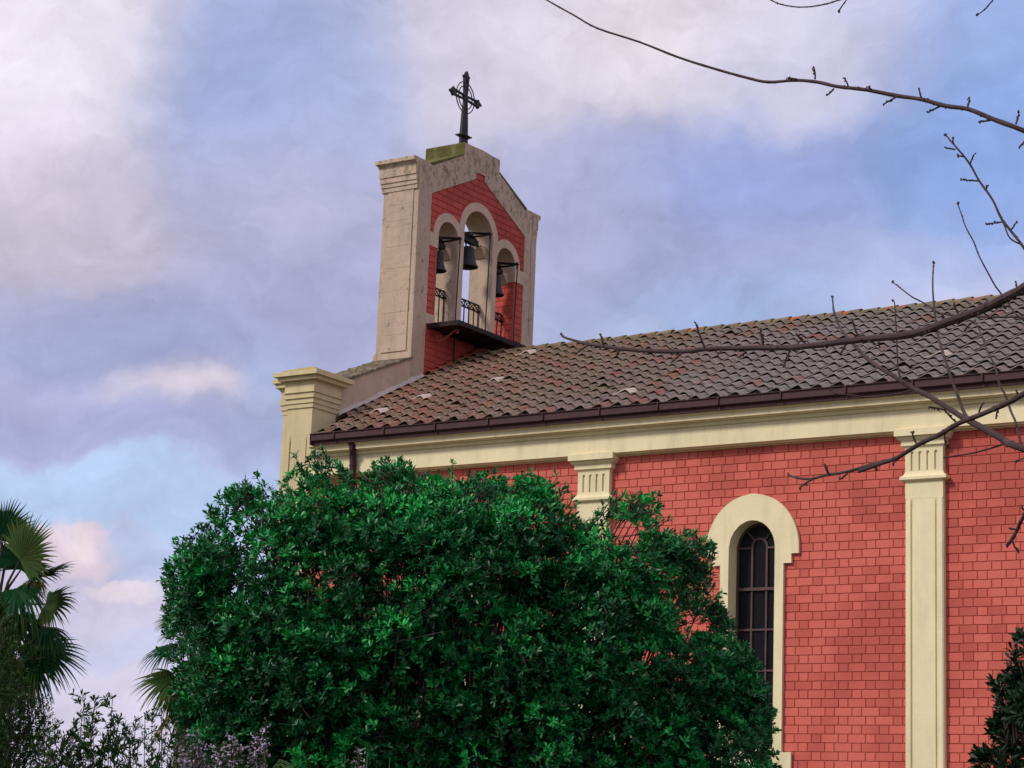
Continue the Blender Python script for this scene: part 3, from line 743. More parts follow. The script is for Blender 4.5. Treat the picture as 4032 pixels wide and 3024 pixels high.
cr.loft([(xc_-.05-o, xc_+.05+o, CY-.13-o, CY+.13+o, z) for z, o in ((16.98, 0), (17.01, .055), (17.03, .055), (17.06, -.005))])
for r1 in (.355, .262):
    q = [(xc_, CY+r1*math.cos(2*math.pi*i/48), CZ+r1*math.sin(2*math.pi*i/48)) for i in range(49)]
    cr.tube(q, .013, 6, cap=False)
cr.build('cross', 'iron', church)
church_parts_done = True

# ================================================================== BELLS
def bell(yc, zl, rad, h, lab):
    b0 = thing('church_bell', lab, 'bell', (-26.1, yc, zl), 'bells hanging in the bell gable')
    b = MB(); pf_ = [(0, h), (rad*.45, h), (rad*.56, h*.95), (rad*.60, h*.85), (rad*.63, h*.6), (rad*.72, h*.35), (rad*.86, h*.14), (rad, .02), (rad, 0), (rad*.93, 0), (rad*.8, h*.15), (rad*.6, h*.4), (rad*.5, h*.85), (0, h*.9)]
    b.lathe(pf_, (-26.1, yc, zl)); b.build('bell_body', 'bell', b0, smooth=True)
    c = MB(); c.tube([(-26.1, yc, zl+h*.8), (-26.1, yc, zl-.0)], .016, 6); c.blob((-26.1, yc, zl-.03), .04, 8); c.build('clapper', 'iron', b0)
    y = MB(); zt = zl+h
    rr_ = {True: .56, False: .37}[rad > .23]
    zax = zt+.12
    y.box(-26.17, -26.03, yc-rr_*.55, yc+rr_*.55, zt+.10, zt+.2); y.tube([(-26.1, yc-rr_+.06, zax), (-26.1, yc+rr_-.06, zax)], .025, 8)
    y.tube([(-26.1, yc-rr_*.5, zt+.2), (-26.1, yc-rr_*.25, zt+.27), (-26.1, yc+rr_*.25, zt+.27), (-26.1, yc+rr_*.5, zt+.2)], .05, 8)
    for q in (-.06, .06): y.tube([(-26.1, yc+q, zt-.01), (-26.1, yc+q*1.4, zt+.06), (-26.1, yc+q, zt+.12)], .018, 6)
    y.build('yoke', 'iron', b0)
    l = MB(); za = zt+.30; xe = -25.52
    for q in (-.08, .08):
        l.tube([(-26.42, yc+q, za+.03), (-26.1, yc+q, za+.02), (xe, yc+q*.4, za-.07)], .014, 6)
    l.tube([(-26.42, yc-.08, za+.03), (-26.42, yc+.08, za+.03)], .014, 6); l.tube([(-26.1, yc, za-.1), (-26.1, yc, za+.04)], .03, 6)
    l.tube([(-26.1, yc, za-.08), (-25.8, yc, za-.09), (xe, yc, za-.08)], .022, 6)
    l.tube([(xe-.03, yc, za-.05), (xe+.05, yc, za-.09)], [.035, .008], 6)
    l.build('lever', 'iron', b0)
    rd = MB(); rd.tube([(xe, yc, za-.08), (xe-.0, yc, za-.3), (-25.56, yc, 12.27)], .013, 6); rd.tube([(xe, yc, za-.08), (xe-.005, yc, za-.19)], .022, 6); rd.build('pull_rod', 'iron', b0)
    return b0
bell(37.475, 13.985, .245, .455, 'largest dark bronze bell, in the tall middle arch of the bell gable')
bell(36.345, 13.62, .215, .42, 'smaller dark bell half hidden behind the left pier of the bell gable')
bell(38.582, 13.62, .215, .42, 'smaller dark bell in the low right arch beside the red brick jamb')

# ================================================================== VEGETATION
def fast_mesh(name, V_, F4, mat_, parent, tint=None, smooth=False):
    """V_ (n,3), F4 list of arrays of faces, each with its own size"""
    me = bpy.data.meshes.new(name); V_ = np.asarray(V_, dtype=np.float32)
    loops = []; tot_ = []
    for f in F4: loops.append(f.reshape(-1)); tot_.append(np.full(len(f), f.shape[1], dtype=np.int32))
    loops = np.concatenate(loops).astype(np.int32); tot_ = np.concatenate(tot_)
    st = np.concatenate(([0], np.cumsum(tot_)[:-1])).astype(np.int32)
    me.vertices.add(len(V_)); me.vertices.foreach_set('co', V_.reshape(-1))
    me.loops.add(len(loops)); me.loops.foreach_set('vertex_index', loops)
    me.polygons.add(len(tot_)); me.polygons.foreach_set('loop_start', st)
    if tint is not None:
        a = me.attributes.new('tint', 'FLOAT', 'POINT'); a.data.foreach_set('value', np.asarray(tint, dtype=np.float32))
    me.materials.append(M[mat_]); me.update(calc_edges=True); me.validate()
    o = bpy.data.objects.new(name, me); COL.objects.link(o)
    if parent is not None: o.parent = parent; o.matrix_parent_inverse = wmat(parent).inverted()
    return o
def nrm(a): return a/np.maximum(1e-9, np.linalg.norm(a, axis=-1, keepdims=True))
# leaf template (length 1 along x, width across y, arch in z)
LT = np.array([(0,0,0),(.30,-.10,.03),(.72,-.17,.03),(1,0,-.04),(.72,.17,.03),(.30,.10,.03),(.30,0,-.01),(.72,0,-.015)])
LF3 = np.array([(0,1,6),(0,6,5),(2,3,7),(7,3,4)]); LF4 = np.array([(1,2,7,6),(6,7,4,5)])
def leaves(pos, dirs, nrmls, size, wid=1., tmpl=LT):
    """arrays -> verts, faces"""
    n = len(pos); x = nrm(dirs); z = nrm(nrmls-x*(nrmls*x).sum(1, keepdims=True)); y = np.cross(z, x)
    T = tmpl*np.array([1, wid, 1])
    V_ = pos[:, None, :]+size[:, None, None]*(T[None, :, 0:1]*x[:, None, :]+T[None, :, 1:2]*y[:, None, :]+T[None, :, 2:3]*z[:, None, :])
    k = len(tmpl); off = (np.arange(n)*k)[:, None, None]
    return V_.reshape(-1, 3), [(LF3[None]+off).reshape(-1, 3), (LF4[None]+off).reshape(-1, 4)]
def rosettes(rg_, centers, axes, per=9, L=.065, spread=(35, 80), tintv=None):
    """whorls of leaves at the tip of each twig"""
    n = len(centers); ax = nrm(axes); ref = nrm(np.cross(ax, rg_.normal(size=(n, 3)))); q = np.cross(ax, ref)
    P_, D_, N_, S_, T_ = [], [], [], [], []
    for k in range(per):
        ang = 2*math.pi*(k/per)*2.0+rg_.uniform(-.35, .35, n)+(0 if k < per/2 else math.pi/per*2)
        tl = np.radians(rg_.uniform(spread[0], spread[1], n) if k >= per//3 else rg_.uniform(spread[0]*.4, spread[0]*1.2, n))
        rad = ref*np.cos(ang)[:, None]+q*np.sin(ang)[:, None]
        dr = ax*np.cos(tl)[:, None]+rad*np.sin(tl)[:, None]
        nn = ax*np.sin(tl)[:, None]-rad*np.cos(tl)[:, None]+rg_.normal(0, .18, (n, 3))
        P_.append(centers-ax*(rg_.uniform(.0, .035, n)*(1 if k >= per//3 else 0))[:, None]); D_.append(dr); N_.append(nn)
        S_.append(L*rg_.uniform(.7, 1.15, n)); T_.append(tintv if tintv is not None else np.zeros(n))
    return [np.concatenate(a) for a in (P_, D_, N_, S_, T_)]
def poly_dist(p, poly):
    """signed distance (inside +) for points (n,2)"""
    poly = np.array(poly, float); n = len(poly); dmin = np.full(len(p), 1e9); inside = np.zeros(len(p), bool)
    for i in range(n):
        a, b_ = poly[i], poly[(i+1) % n]; e = b_-a; w_ = p-a
        t_ = np.clip((w_@e)/(e@e), 0, 1); dmin = np.minimum(dmin, np.linalg.norm(w_-t_[:, None]*e, axis=1))
        c1 = (a[1] <= p[:, 1]) != (b_[1] <= p[:, 1])
        xx = a[0]+(p[:, 1]-a[1])*(b_[0]-a[0])/(b_[1]-a[1]+1e-12); inside ^= c1 & (p[:, 0] < xx)
    return np.where(inside, dmin, -dmin)
RTn, UPn, Dn, CPn = (np.array(v_) for v_ in (RT, UP, D, CP))
H_ = np.array(Vector((D.x, D.y, 0)).normalized())     # horizontal view direction
def bush(name, label, cat, poly, dist, depth, nclump, crad, L, matn, per=9, twig=26, seed=1, bright=.5, stems=True, group=None, holes=(), rlim=1., tintmax=1., outw=1., upb=.55, sprigs=0, inset=.32):
    """crown = lumps of foliage in a body as deep as it is broad; poly: crown's side view (px), placed dist metres away"""
    rg_ = np.random.default_rng(seed); k = dist/FPX
    P2 = np.array(poly, float); lo, hi = P2.min(0), P2.max(0)
    cand = rg_.uniform(lo, hi, (nclump*14, 2)); dd = poly_dist(cand, poly)*k
    ok = dd > crad*inset; cand, dd = cand[ok], dd[ok]
    cand, dd = cand[:nclump], dd[:nclump]
    hd = np.sqrt(np.clip(dd*(2*depth-dd), 0, None)); hd = np.where(dd > depth, depth, hd)
    side = np.where(rg_.random(len(cand)) < .72, -1, 1)*rg_.uniform(.55, 1, len(cand))
    off = hd*side
    sc = (dist+off)/dist
    ctr = CPn+(Dn+RTn*((cand[:, :1]-2016)/FPX)-UPn*((cand[:, 1:]-1512)/FPX))*(dist+off)[:, None]
    # keep the outline: directions fixed, moved in depth only
    cc = ctr.mean(0); base = np.array([cc[0], cc[1], 0.])
    root = thing(name, label, cat, tuple(base), group)
    rad = crad*rg_.uniform(.65, 1.25, len(ctr)); rad = np.minimum(rad, np.maximum(.42*crad, dd*.95))
    C_, A_, T_ = [], [], []
    for c, r_ in zip(ctr, rad):
        n = max(5, int(twig*(r_/crad)**2)); d_ = nrm(rg_.normal(size=(n, 3))+np.array([0, 0, .35])+nrm(c-cc)*.45)
        rr_ = r_*rg_.uniform(.72, 1.0, n)[:, None]
        C_.append(c+d_*rr_*np.array([1, 1, .85])); A_.append(d_*outw+np.array([0, 0, upb])+np.array(sd)*.3+rg_.normal(0, .25, (n, 3)))
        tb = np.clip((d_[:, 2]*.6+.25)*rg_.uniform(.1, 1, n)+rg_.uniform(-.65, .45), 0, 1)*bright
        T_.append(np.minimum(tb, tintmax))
    C_, A_, T_ = np.concatenate(C_), np.concatenate(A_), np.concatenate(T_)
    tw_ = []
    if sprigs:      # shoots standing out of the crown
        rp = random.Random(seed+5); n_ = len(P2); seg = [(np.linalg.norm(P2[(i+1) % n_]-P2[i])) for i in range(n_)]
        for q in range(sprigs):
            i = rp.choices(range(n_), seg)[0]; p2 = P2[i]+(P2[(i+1) % n_]-P2[i])*rp.random()
            if p2[1] > 3300: continue
            inw = P2.mean(0)-p2; inw /= np.linalg.norm(inw); p2 = p2+inw*rp.uniform(-10, 55)
            tip = np.array(at(p2[0], p2[1], dist+rp.uniform(-.5, .5)*depth*.7)); root_ = tip+(RTn*inw[0]-UPn*inw[1])*rp.uniform(.12, .3)-np.array([0, 0, rp.uniform(.08, .2)])
            tw_.append((root_, tip)); m2 = rp.randint(3, 6)
            f = np.linspace(.35, 1, m2)[:, None]; C_ = np.vstack([C_, root_+(tip-root_)*f+rg_.normal(0, .025, (m2, 3))*(1.3-f)])
            A_ = np.vstack([A_, nrm(tip-root_)+rg_.normal(0, .35, (m2, 3))+np.array([0, 0, .3])]); T_ = np.concatenate([T_, rg_.uniform(0, .5, m2)*bright])
    if len(holes):
        rel = C_-CPn; w_ = rel@Dn; px = 2016+FPX*(rel@RTn)/w_; py = 1512-FPX*(rel@UPn)/w_
        keep = np.ones(len(C_), bool)
        for hx, hy, hr in holes: keep &= ((px-hx)**2+(py-hy)**2 > hr*hr) | (w_ > dist+.5*depth)
        C_, A_, T_ = C_[keep], A_[keep], T_[keep]
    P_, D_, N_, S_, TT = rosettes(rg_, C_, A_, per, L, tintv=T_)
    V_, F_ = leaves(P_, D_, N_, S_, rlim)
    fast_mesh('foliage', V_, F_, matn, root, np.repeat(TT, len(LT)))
    if stems:
        sm = MB(); rs = random.Random(seed)
        for a_, b_ in tw_: sm.tube([a_, b_], [.006, .003], 4, cap=False)
        nb = 9; hubs = []
        for i in range(nb):
            t_ = ctr[rs.randrange(len(ctr))]; hub = base+(np.array([cc[0], cc[1], cc[2]*.55])-base)+(t_-cc)*.45; hubs.append(hub)
            mid = base+(hub-base)*.5+np.array([rs.uniform(-.15, .15), rs.uniform(-.15, .15), 0])
            sm.tube([base+np.array([rs.uniform(-.3, .3), rs.uniform(-.3, .3), 0]), mid, hub], [.05, .04, .028], 6)
        hubs = np.array(hubs)
        for c, r_ in zip(ctr, rad):
            j = np.argmin(np.linalg.norm(hubs-c, axis=1)); h = hubs[j]; mid = h+(c-h)*.55+np.array([rs.uniform(-.1, .1), rs.uniform(-.1, .1), rs.uniform(-.12, .02)])
            sm.tube([h, mid, c], [.012, .009, .005], 5, cap=False)
            for q in range(4):
                e = c+np.array([rs.gauss(0, 1), rs.gauss(0, 1), rs.gauss(.5, 1)])*r_*.45; sm.tube([c, e], [.006, .003], 4, cap=False)
        sm.build('stems', 'stem', root, smooth=True)
    return root
S2 = 1.8228
def pp_(l): return [(a*S2, b_*S2) for a, b_ in l]
BIG = pp_([(420,2300),(400,1700),(380,1560),(366,1470),(352,1390),(352,1300),(352,1215),(378,1190),(415,1140),(440,1128),(462,1088),(505,1050),(548,1035),(572,1075),(600,1078),(612,1035),(640,985),(690,975),(722,1005),(748,1055),(772,1062),(790,1015),(870,1005),(905,1035),(935,1015),(975,995),(1005,1035),(1060,1018),(1090,1045),(1150,1033),(1215,1035),(1245,1070),(1238,1110),(1265,1150),(1305,1140),(1318,1085),(1345,1070),(1420,1078),(1452,1130),(1480,1165),(1535,1155),(1548,1225),(1562,1290),(1598,1380),(1640,1440),(1676,1540),(1668,1610),(1700,1700),(1720,1900),(1700,2300)])
BIG = [(x, y-18 if y < 2200 else y) for x, y in BIG]
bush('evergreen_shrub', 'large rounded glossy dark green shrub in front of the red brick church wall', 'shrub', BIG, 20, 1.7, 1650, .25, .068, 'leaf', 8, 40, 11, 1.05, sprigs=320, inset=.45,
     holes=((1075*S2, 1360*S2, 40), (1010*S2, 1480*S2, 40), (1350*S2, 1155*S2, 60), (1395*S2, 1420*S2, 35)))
DK = pp_([(2240,1360),(2202,1366),(2183,1402),(2190,1450),(2150,1475),(2140,1490),(2165,1530),(2135,1555),(2120,1580),(2140,1600),(2112,1625),(2108,1660),(2120,1800),(2160,2050),(2400,2050),(2400,1370)])
bush('evergreen_shrub', 'dark nearly black evergreen shrub against the brick wall at the right edge', 'shrub', DK, 12, .5, 170, .12, .070, 'leafdk', 8, 24, 21, .8, sprigs=30, rlim=.8, outw=1.3, upb=.4)
HG = pp_([(-260,1400),(-60,1380),(20,1385),(60,1372),(100,1400),(105,1450),(110,1500),(118,1560),(130,1620),(140,1800),(120,2100),(-260,2100)])
bush('hedge_shrub', 'dense dull green small leaved bush under the taller palm', 'shrub', HG, 17, .9, 170, .20, .034, 'olive', 7, 46, 31, .6, rlim=.9)

# airy shrubs: upright twigs carrying sparse narrow leaves
def airy(name, label, spec, dist, seed, matn='olive', L=.035, group=None, dens=1., wid=.8, clip=None):
    rg_ = np.random.default_rng(seed); rs = random.Random(seed)
    b0 = at(spec[0][0]*S2, 1659*S2, dist); base = Vector((b0.x, b0.y, 0)); root = thing(name, label, 'shrub', tuple(base), group)
    sm = MB(); P_, D_, N_, S_ = [], [], [], []
    for (bx, tx, ty) in spec:
        top = at(tx*S2, ty*S2, dist+rs.uniform(-.4, .4)); bot = at(bx*S2, 1750*S2, dist+rs.uniform(-.3, .3)); bot.z = 0 if rs.random() < .3 else bot.z
        low_ = Vector((base.x*.5+bot.x*.5, base.y*.5+bot.y*.5, 0))
        n = 10; pts = [low_+(bot-low_)*(i/4) for i in range(4)]+[bot+(top-bot)*(i/n)+Vector((rs.uniform(-.02, .02), rs.uniform(-.02, .02), 0)) for i in range(n+1)]
        sm.tube(pts, [.008*(1-i/len(pts))+.002 for i in range(len(pts))], 5, cap=False)
        ln = (top-bot).length; nt = max(5, int(ln/.05*dens))
        for i in range(nt):
            f = (i+.5)/nt; p = bot+(top-bot)*f; sd = Vector((rs.gauss(0, 1), rs.gauss(0, 1), rs.uniform(.1, 1.1))).normalized()
            l_ = rs.uniform(.05, .22)*(1-f*.6); e = p+sd*l_; sm.tube([p, e], [.0025, .0012], 4, cap=False)
            for q in range(rs.randint(8, 14)):
                s_ = rs.uniform(.25, 1.05); P_.append(p+(e-p)*s_); D_.append(sd*.8+Vector((rs.gauss(0, .6), rs.gauss(0, .6), rs.gauss(.2, .5)))); N_.append(Vector((rs.gauss(0, .5), rs.gauss(0, .5), 1))); S_.append(L*rs.uniform(.7, 1.3))
        for q in range(10): P_.append(top-(top-bot).normalized()*rs.uniform(0, .06)); D_.append(Vector((rs.gauss(0, .6), rs.gauss(0, .6), .9))); N_.append(Vector((rs.gauss(0, 1), rs.gauss(0, 1), .5))); S_.append(L*rs.uniform(.8, 1.3))
    sm.build('stems', 'stem', root, smooth=True)
    V_, F_ = leaves(np.array(P_), np.array(D_), np.array(N_), np.array(S_), wid)
    fast_mesh('foliage', V_, F_, matn, root, np.repeat(np.random.default_rng(1).uniform(0, .6, len(P_)), len(LT)))
    return root
airy('young_shrub', 'thin open shrub with two upright leafy shoots against the sky', [(195,178,1500),(180,160,1560),(205,205,1510),(215,200,1540),(165,150,1590),(190,185,1530),(240,238,1508),(230,242,1560),(250,255,1550),(262,270,1570),(215,222,1590),(170,175,1600),(150,140,1610),(255,250,1600),(235,230,1600),(280,285,1600),(160,170,1640),(200,195,1580),(250,262,1620),(225,215,1620)], 15, 41, L=.048, dens=1.0)
airy('young_shrub', 'sparse reddish green shrub in front of the low palm', [(300,292,1555),(320,318,1540),(340,330,1550),(355,352,1530),(372,370,1550),(310,300,1600),(335,345,1590),(360,365,1600),(380,385,1580),(325,320,1620),(290,280,1580),(350,340,1630)], 15.5, 42, L=.042, dens=1.1)
airy('young_shrub', 'low ragged shrub at the foot of the dense dull green bush', [(120,108,1600),(105,98,1575),(135,128,1620),(115,120,1560),(90,88,1590),(145,150,1630),(100,112,1630),(125,140,1600)], 14.5, 43, L=.042, dens=1.2)
airy('climbing_shrub', 'sparse dull green shoots hanging over the palm at the left edge', [(-15,8,1395),(-10,28,1420),(-20,5,1310),(-15,18,1350),(0,48,1440),(-5,40,1380),(-20,-5,1280),(5,60,1475)], 16, 44, L=.046, dens=1.7)
# rosemary with lilac flowers
def rosemary(label, spec, dist, seed):
    rs = random.Random(seed); b0 = at(spec[0][0]*S2, 1659*S2, dist); base = Vector((b0.x, b0.y, 0)); root = thing('flowering_shrub', label, 'flowering shrub', tuple(base), 'lilac flowering shrubs')
    sm = MB(); P_, D_, N_, S_ = [], [], [], []; Q_, E_, O_, Z_ = [], [], [], []
    for (tx, ty, fl) in spec:
        top = at(tx*S2, ty*S2, dist+rs.uniform(-.2, .2)); bot = at((tx+rs.uniform(-14, 14))*S2, 1720*S2, dist); bot2 = Vector(((bot.x+base.x)/2, (bot.y+base.y)/2, 0))
        sm.tube([bot2, bot, bot+(top-bot)*.5+Vector((rs.uniform(-.03, .03), rs.uniform(-.03, .03), 0)), top], [.008, .006, .004, .002], 5, cap=False)
        ln = (top-bot).length; n = int(ln/.0026)
        for i in range(n):
            f = i/n; p = bot+(top-bot)*f; dr = Vector((rs.gauss(0, 1), rs.gauss(0, 1), rs.gauss(.5, .4)))
            P_.append(p); D_.append(dr); N_.append(Vector((rs.gauss(0, 1), rs.gauss(0, 1), 1))); S_.append(rs.uniform(.018, .034))
        if fl:
            for i in range(int(24*fl)):
                f = rs.uniform(max(0, 1-.28*fl/ln), .99); p = bot+(top-bot)*f+Vector((rs.gauss(0, .012), rs.gauss(0, .012), rs.gauss(0, .01)))
                for q in range(3):
                    Q_.append(p); E_.append(Vector((rs.gauss(0, 1), rs.gauss(0, 1), rs.gauss(.2, .6)))); O_.append(Vector((rs.gauss(0, 1), rs.gauss(0, 1), 1))); Z_.append(rs.uniform(.012, .021))
    sm.build('stems', 'stem', root)
    V_, F_ = leaves(np.array(P_), np.array(D_), np.array(N_), np.array(S_), .45); fast_mesh('foliage', V_, F_, 'olive', root, np.full(len(V_), .3))
    if Q_: V_, F_ = leaves(np.array(Q_), np.array(E_), np.array(O_), np.array(Z_), 1.7); fast_mesh('flowers', V_, F_, 'flower', root, np.repeat(np.random.default_rng(2).uniform(0, .7, len(Q_)), len(LT)))
rs = random.Random(77)
rosemary('clump of lilac flower spikes left of the glossy shrub', [(398+rs.uniform(-4, 4), 1570, 1), (412, 1582, 1), (425, 1575, .9), (438, 1590, 1), (405, 1610, 1), (420, 1625, 1), (446, 1612, .8), (388, 1600, .7), (432, 1640, .8), (395, 1635, .5), (380, 1640, 0), (415, 1600, 0), (428, 1606, 0), (400, 1590, 0), (450, 1640, 0), (372, 1625, 0), (366, 1648, 0)], 11, 51)
rosemary('clump of pinkish lilac flower spikes before the foot of the glossy shrub', [(484, 1600, .9), (497, 1590, .8), (508, 1606, .9), (522, 1612, .9), (540, 1598, 1), (552, 1585, 1), (565, 1570, 1), (575, 1562, 1), (560, 1600, .9), (530, 1630, .7), (470, 1620, .6), (500, 1630, .7), (480, 1640, .5), (545, 1625, .7), (515, 1640, 0), (490, 1615, 0), (570, 1600, 0), (460, 1640, 0), (555, 1635, .4), (465, 1605, .4)], 11.5, 52)
rosemary('single pale lilac flower spike before the middle of the glossy shrub', [(770, 1612, .8), (775, 1635, .5), (764, 1640, 0)], 11.2, 53)
# arching grass
gr = MB(); root = None; c0 = at(690*S2, 1700*S2, 9.5); root = thing('grass_tuft', 'pale arching grass blades at the bottom edge before the shrub', 'grass', (c0.x, c0.y, 0))
rs = random.Random(6)
for i in range(9):
    sx_ = 640+rs.uniform(0, 26); pk = 1642+rs.uniform(-3, 10); ex = 562+rs.uniform(0, 40)
    pts = [at((sx_+(ex-sx_)*f)*S2, (1700-(1700-pk)*math.sin(min(1, f*1.25)*math.pi/2)+(max(0, f-.72)*80))*S2, 9.5+i*.02) for f in np.linspace(0, 1, 12)]
    pts = [Vector((pts[0].x, pts[0].y, 0))]+pts
    gr.tube(pts, [.004]+[.0035*(1-f*.8) for f in np.linspace(0, 1, 12)], 4, cap=False)
for sx_, ty in ((742, 1630), (790, 1625), (838, 1640), (735, 1645)):
    gr.tube([Vector((at(sx_*S2, 1700*S2, 9.6).x, at(sx_*S2, 1700*S2, 9.6).y, 0)), at(sx_*S2, 1700*S2, 9.6), at((sx_+4)*S2, ty*S2, 9.6)], [.004, .003, .0015], 4)
gr.build('blades', 'grass', root)

# fan palms -----------------------------------------------------------
def fan(rs, hub, axis, up, Rr, nseg=44, spread=200, droop=.35, fold=.15):
    """returns blade strips of one fan leaf; axis = pointing direction of the leaf, up = its upper side"""
    axis = axis.normalized(); n = (up-axis*up.dot(axis)).normalized(); s_ = axis.cross(n)
    V_, F_, T_ = [], [], []
    for i in range(nseg):
        a = R(-spread/2+spread*i/(nseg-1)); jl = rs.uniform(.88, 1.06)*(1-.22*(abs(a)/R(spread/2))**2)
        d_ = axis*math.cos(a)+s_*math.sin(a); side = (n.cross(d_)).normalized()
        w0 = Rr*R(spread/nseg)*.40
        o = len(V_); steps = 8; pl = []
        dr = droop*rs.uniform(.6, 1.5)
        tilt = (1 if i % 2 else -1)*.25
        for k in range(steps):
            f = k/(steps-1); rr_ = Rr*jl*f
            p = hub+d_*rr_*(1-.12*f*f*dr)+n*(fold*Rr*.12*f)+Vector((0, 0, -1))*Rr*dr*(f**3)*.8
            wd = w0*(f/.45 if f < .45 else max(.0, 1-(f-.45)/.5)**.8)*.98+.0015
            V_.append(p-side*wd+n*(wd*tilt)); V_.append(p+side*wd-n*(wd*tilt)); 
            tv = min(1, max(0, f-.6)*.8*rs.random()); T_ += [tv, tv]
        F_ += [(o+2*k, o+2*k+1, o+2*k+3, o+2*k+2) for k in range(steps-1)]
    return V_, F_, T_
def palm(label, ctr_px, dist, fans, seed, trunk_r=.22, lift=0):
    rs = random.Random(seed); c = at(*ctr_px, dist); root = thing('fan_palm', label, 'palm', (c.x, c.y, 0), 'fan palms')
    gv, gf, gt_, dv_, df, dt = [], [], [], [], [], []; st = MB()
    for (hx, hy, tx, ty, dz, Rpx, dry, droop) in fans:
        hy -= lift; ty -= lift
        hub = at(hx*S2, hy*S2, dist+dz); tip = at(tx*S2, ty*S2, dist+dz*1.6+rs.uniform(-.2, .2)); Rr = Rpx*S2*dist/FPX
        ax = (tip-hub); up = Vector((0, 0, 1))+(-D)*rs.uniform(.3, 1.4)+RT*rs.uniform(-.4, .4)
        V_, F_, T_ = fan(rs, hub, ax, up, Rr, 42, rs.uniform(170, 215), droop)
        A_, B_, C2 = (dv_, df, dt) if dry else (gv, gf, gt_)
        o = len(A_); A_ += V_; B_ += [tuple(i+o for i in f) for f in F_]; e3 = rs.choice((0, 0, .12)); C2 += [min(1, q+e3) for q in T_]
        st.tube([c+Vector((0, 0, -.1)), c+(hub-c)*.5+Vector((0, 0, .08)), hub], [.028, .02, .012], 5)
    fast_mesh('fronds', np.array(gv), [np.array(gf)], 'palm', root, gt_)
    if dv_: fast_mesh('dry_fronds', np.array(dv_), [np.array(df)], 'palmdry', root, dt)
    st.build('leaf_stalks', 'stem', root, smooth=True)
    tr = MB(); n = 26; pts = [Vector((c.x, c.y, c.z*i/n)) for i in range(n+1)]
    tr.tube(pts, [trunk_r*(1+.08*(i % 2))*(1.25-.25*i/n) for i in range(n+1)], 12); tr.build('trunk', 'trunk', root, smooth=True)
    return root
# (hub x,y, direction target x,y, depth offset, radius px, dry, droop) in 2212-wide photo units
palm('taller fan palm cut off by the left edge of the photo', (-10*S2, 1330*S2), 30, [
 (43,1221,112,1124,-0.3,123,0,0.12),(4,1169,22,1083,0.1,93,0,0.1),(22,1184,56,1098,0.5,85,0,0.15),(80,1262,164,1206,-0.2,108,0,0.22),(99,1317,178,1303,-0.1,89,0,0.35),(33,1284,63,1351,-0.7,100,0,0.8),(100,1369,156,1399,-0.5,78,0,0.7),(80,1414,178,1448,-0.3,119,0,0.3),(52,1433,89,1500,-0.5,108,0,0.55),(0,1448,19,1507,-0.3,78,1,0.6),(41,1340,74,1384,-0.4,74,0,0.7),(11,1236,-22,1191,0,97,0,0.2),(-22,1265,-97,1251,0,104,0,0.3),(-30,1340,-93,1377,0,104,0,0.5),(-15,1407,-59,1470,0,100,0,0.6),(63,1377,123,1418,0.3,85,0,0.6),(56,1273,71,1317,-0.6,41,1,0.9),(80,1269,89,1303,-0.5,33,1,0.9),(19,1377,26,1436,-0.5,74,0,0.8),(63,1462,97,1533,0.2,74,1,0.5),(22,1470,33,1526,0.1,71,1,0.6),(7,1303,22,1369,-0.6,82,0,0.8),(45,1243,67,1199,0.4,89,0,0.2)], 61, lift=12)
palm('shorter fan palm half hidden behind the glossy shrub', (430*S2, 1430*S2), 26, [
 (375,1397,309,1409,-0.2,84,0,0.45),(379,1462,297,1505,-0.3,99,0,0.35),(385,1336,344,1299,0.4,63,0,0.15),(394,1358,342,1366,0.4,63,0,0.2),(383,1481,372,1529,-0.3,63,0,0.7),(372,1537,327,1585,0,67,1,0.6),(394,1488,409,1540,-0.2,56,1,0.6),(387,1544,372,1585,0,56,1,0.7),(465,1340,446,1265,0.3,104,0,0.2),(483,1377,558,1340,0.3,104,0,0.3),(483,1451,558,1488,0.3,104,0,0.5),(439,1488,457,1563,0.3,89,0,0.7)], 62, .2)

# bare tree branches ---------------------------------------------------
tree = thing('bare_tree', 'bare budding tree with thin brown branches reaching in from the right', 'tree', tuple(Vector((at(5080, 3600, 6.0).x+.1, at(5080, 3600, 6.0).y+.05, 0))))
def P8(l): return [(2100+a*.8734, b_*.8734) for a, b_ in l]
def P5(l): return [(3000+a*.4665, 1100+b_*.4665) for a, b_ in l]
def P4(l): return [(1900+a*.4973, 1100+b_*.4973) for a, b_ in l]
def P6(l): return [(2600+a*.6474, 1800+b_*.6474) for a, b_ in l]
rs = random.Random(8)
def smooth_pts(p, d0, d1):
    n = len(p); o = []
    P_ = [Vector((x, y, d0+(d1-d0)*i/(n-1))) for i, (x, y) in enumerate(p)]
    for i in range(n-1):
        p0, p1, p2, p3 = P_[max(0, i-1)], P_[i], P_[i+1], P_[min(n-1, i+2)]
        for k in range(4):
            t_ = k/4; o.append(.5*((2*p1)+(p2-p0)*t_+(2*p0-5*p1+4*p2-p3)*t_*t_+(3*p1-p0-3*p2+p3)*t_**3))
    o.append(P_[-1]); return [at(q.x, q.y, q.z) for q in o]
TRK = [(5150, 9000), (5080, 3600), (5000, 2500), (4860, 1500), (4800, 500), (4790, -500)]
def on_trunk(py):
    for (xa, ya), (xb, yb) in zip(TRK[:-1], TRK[1:]):
        if yb <= py <= ya: f = (py-ya)/(yb-ya); return (xa+(xb-xa)*f, py)
    return TRK[-1]
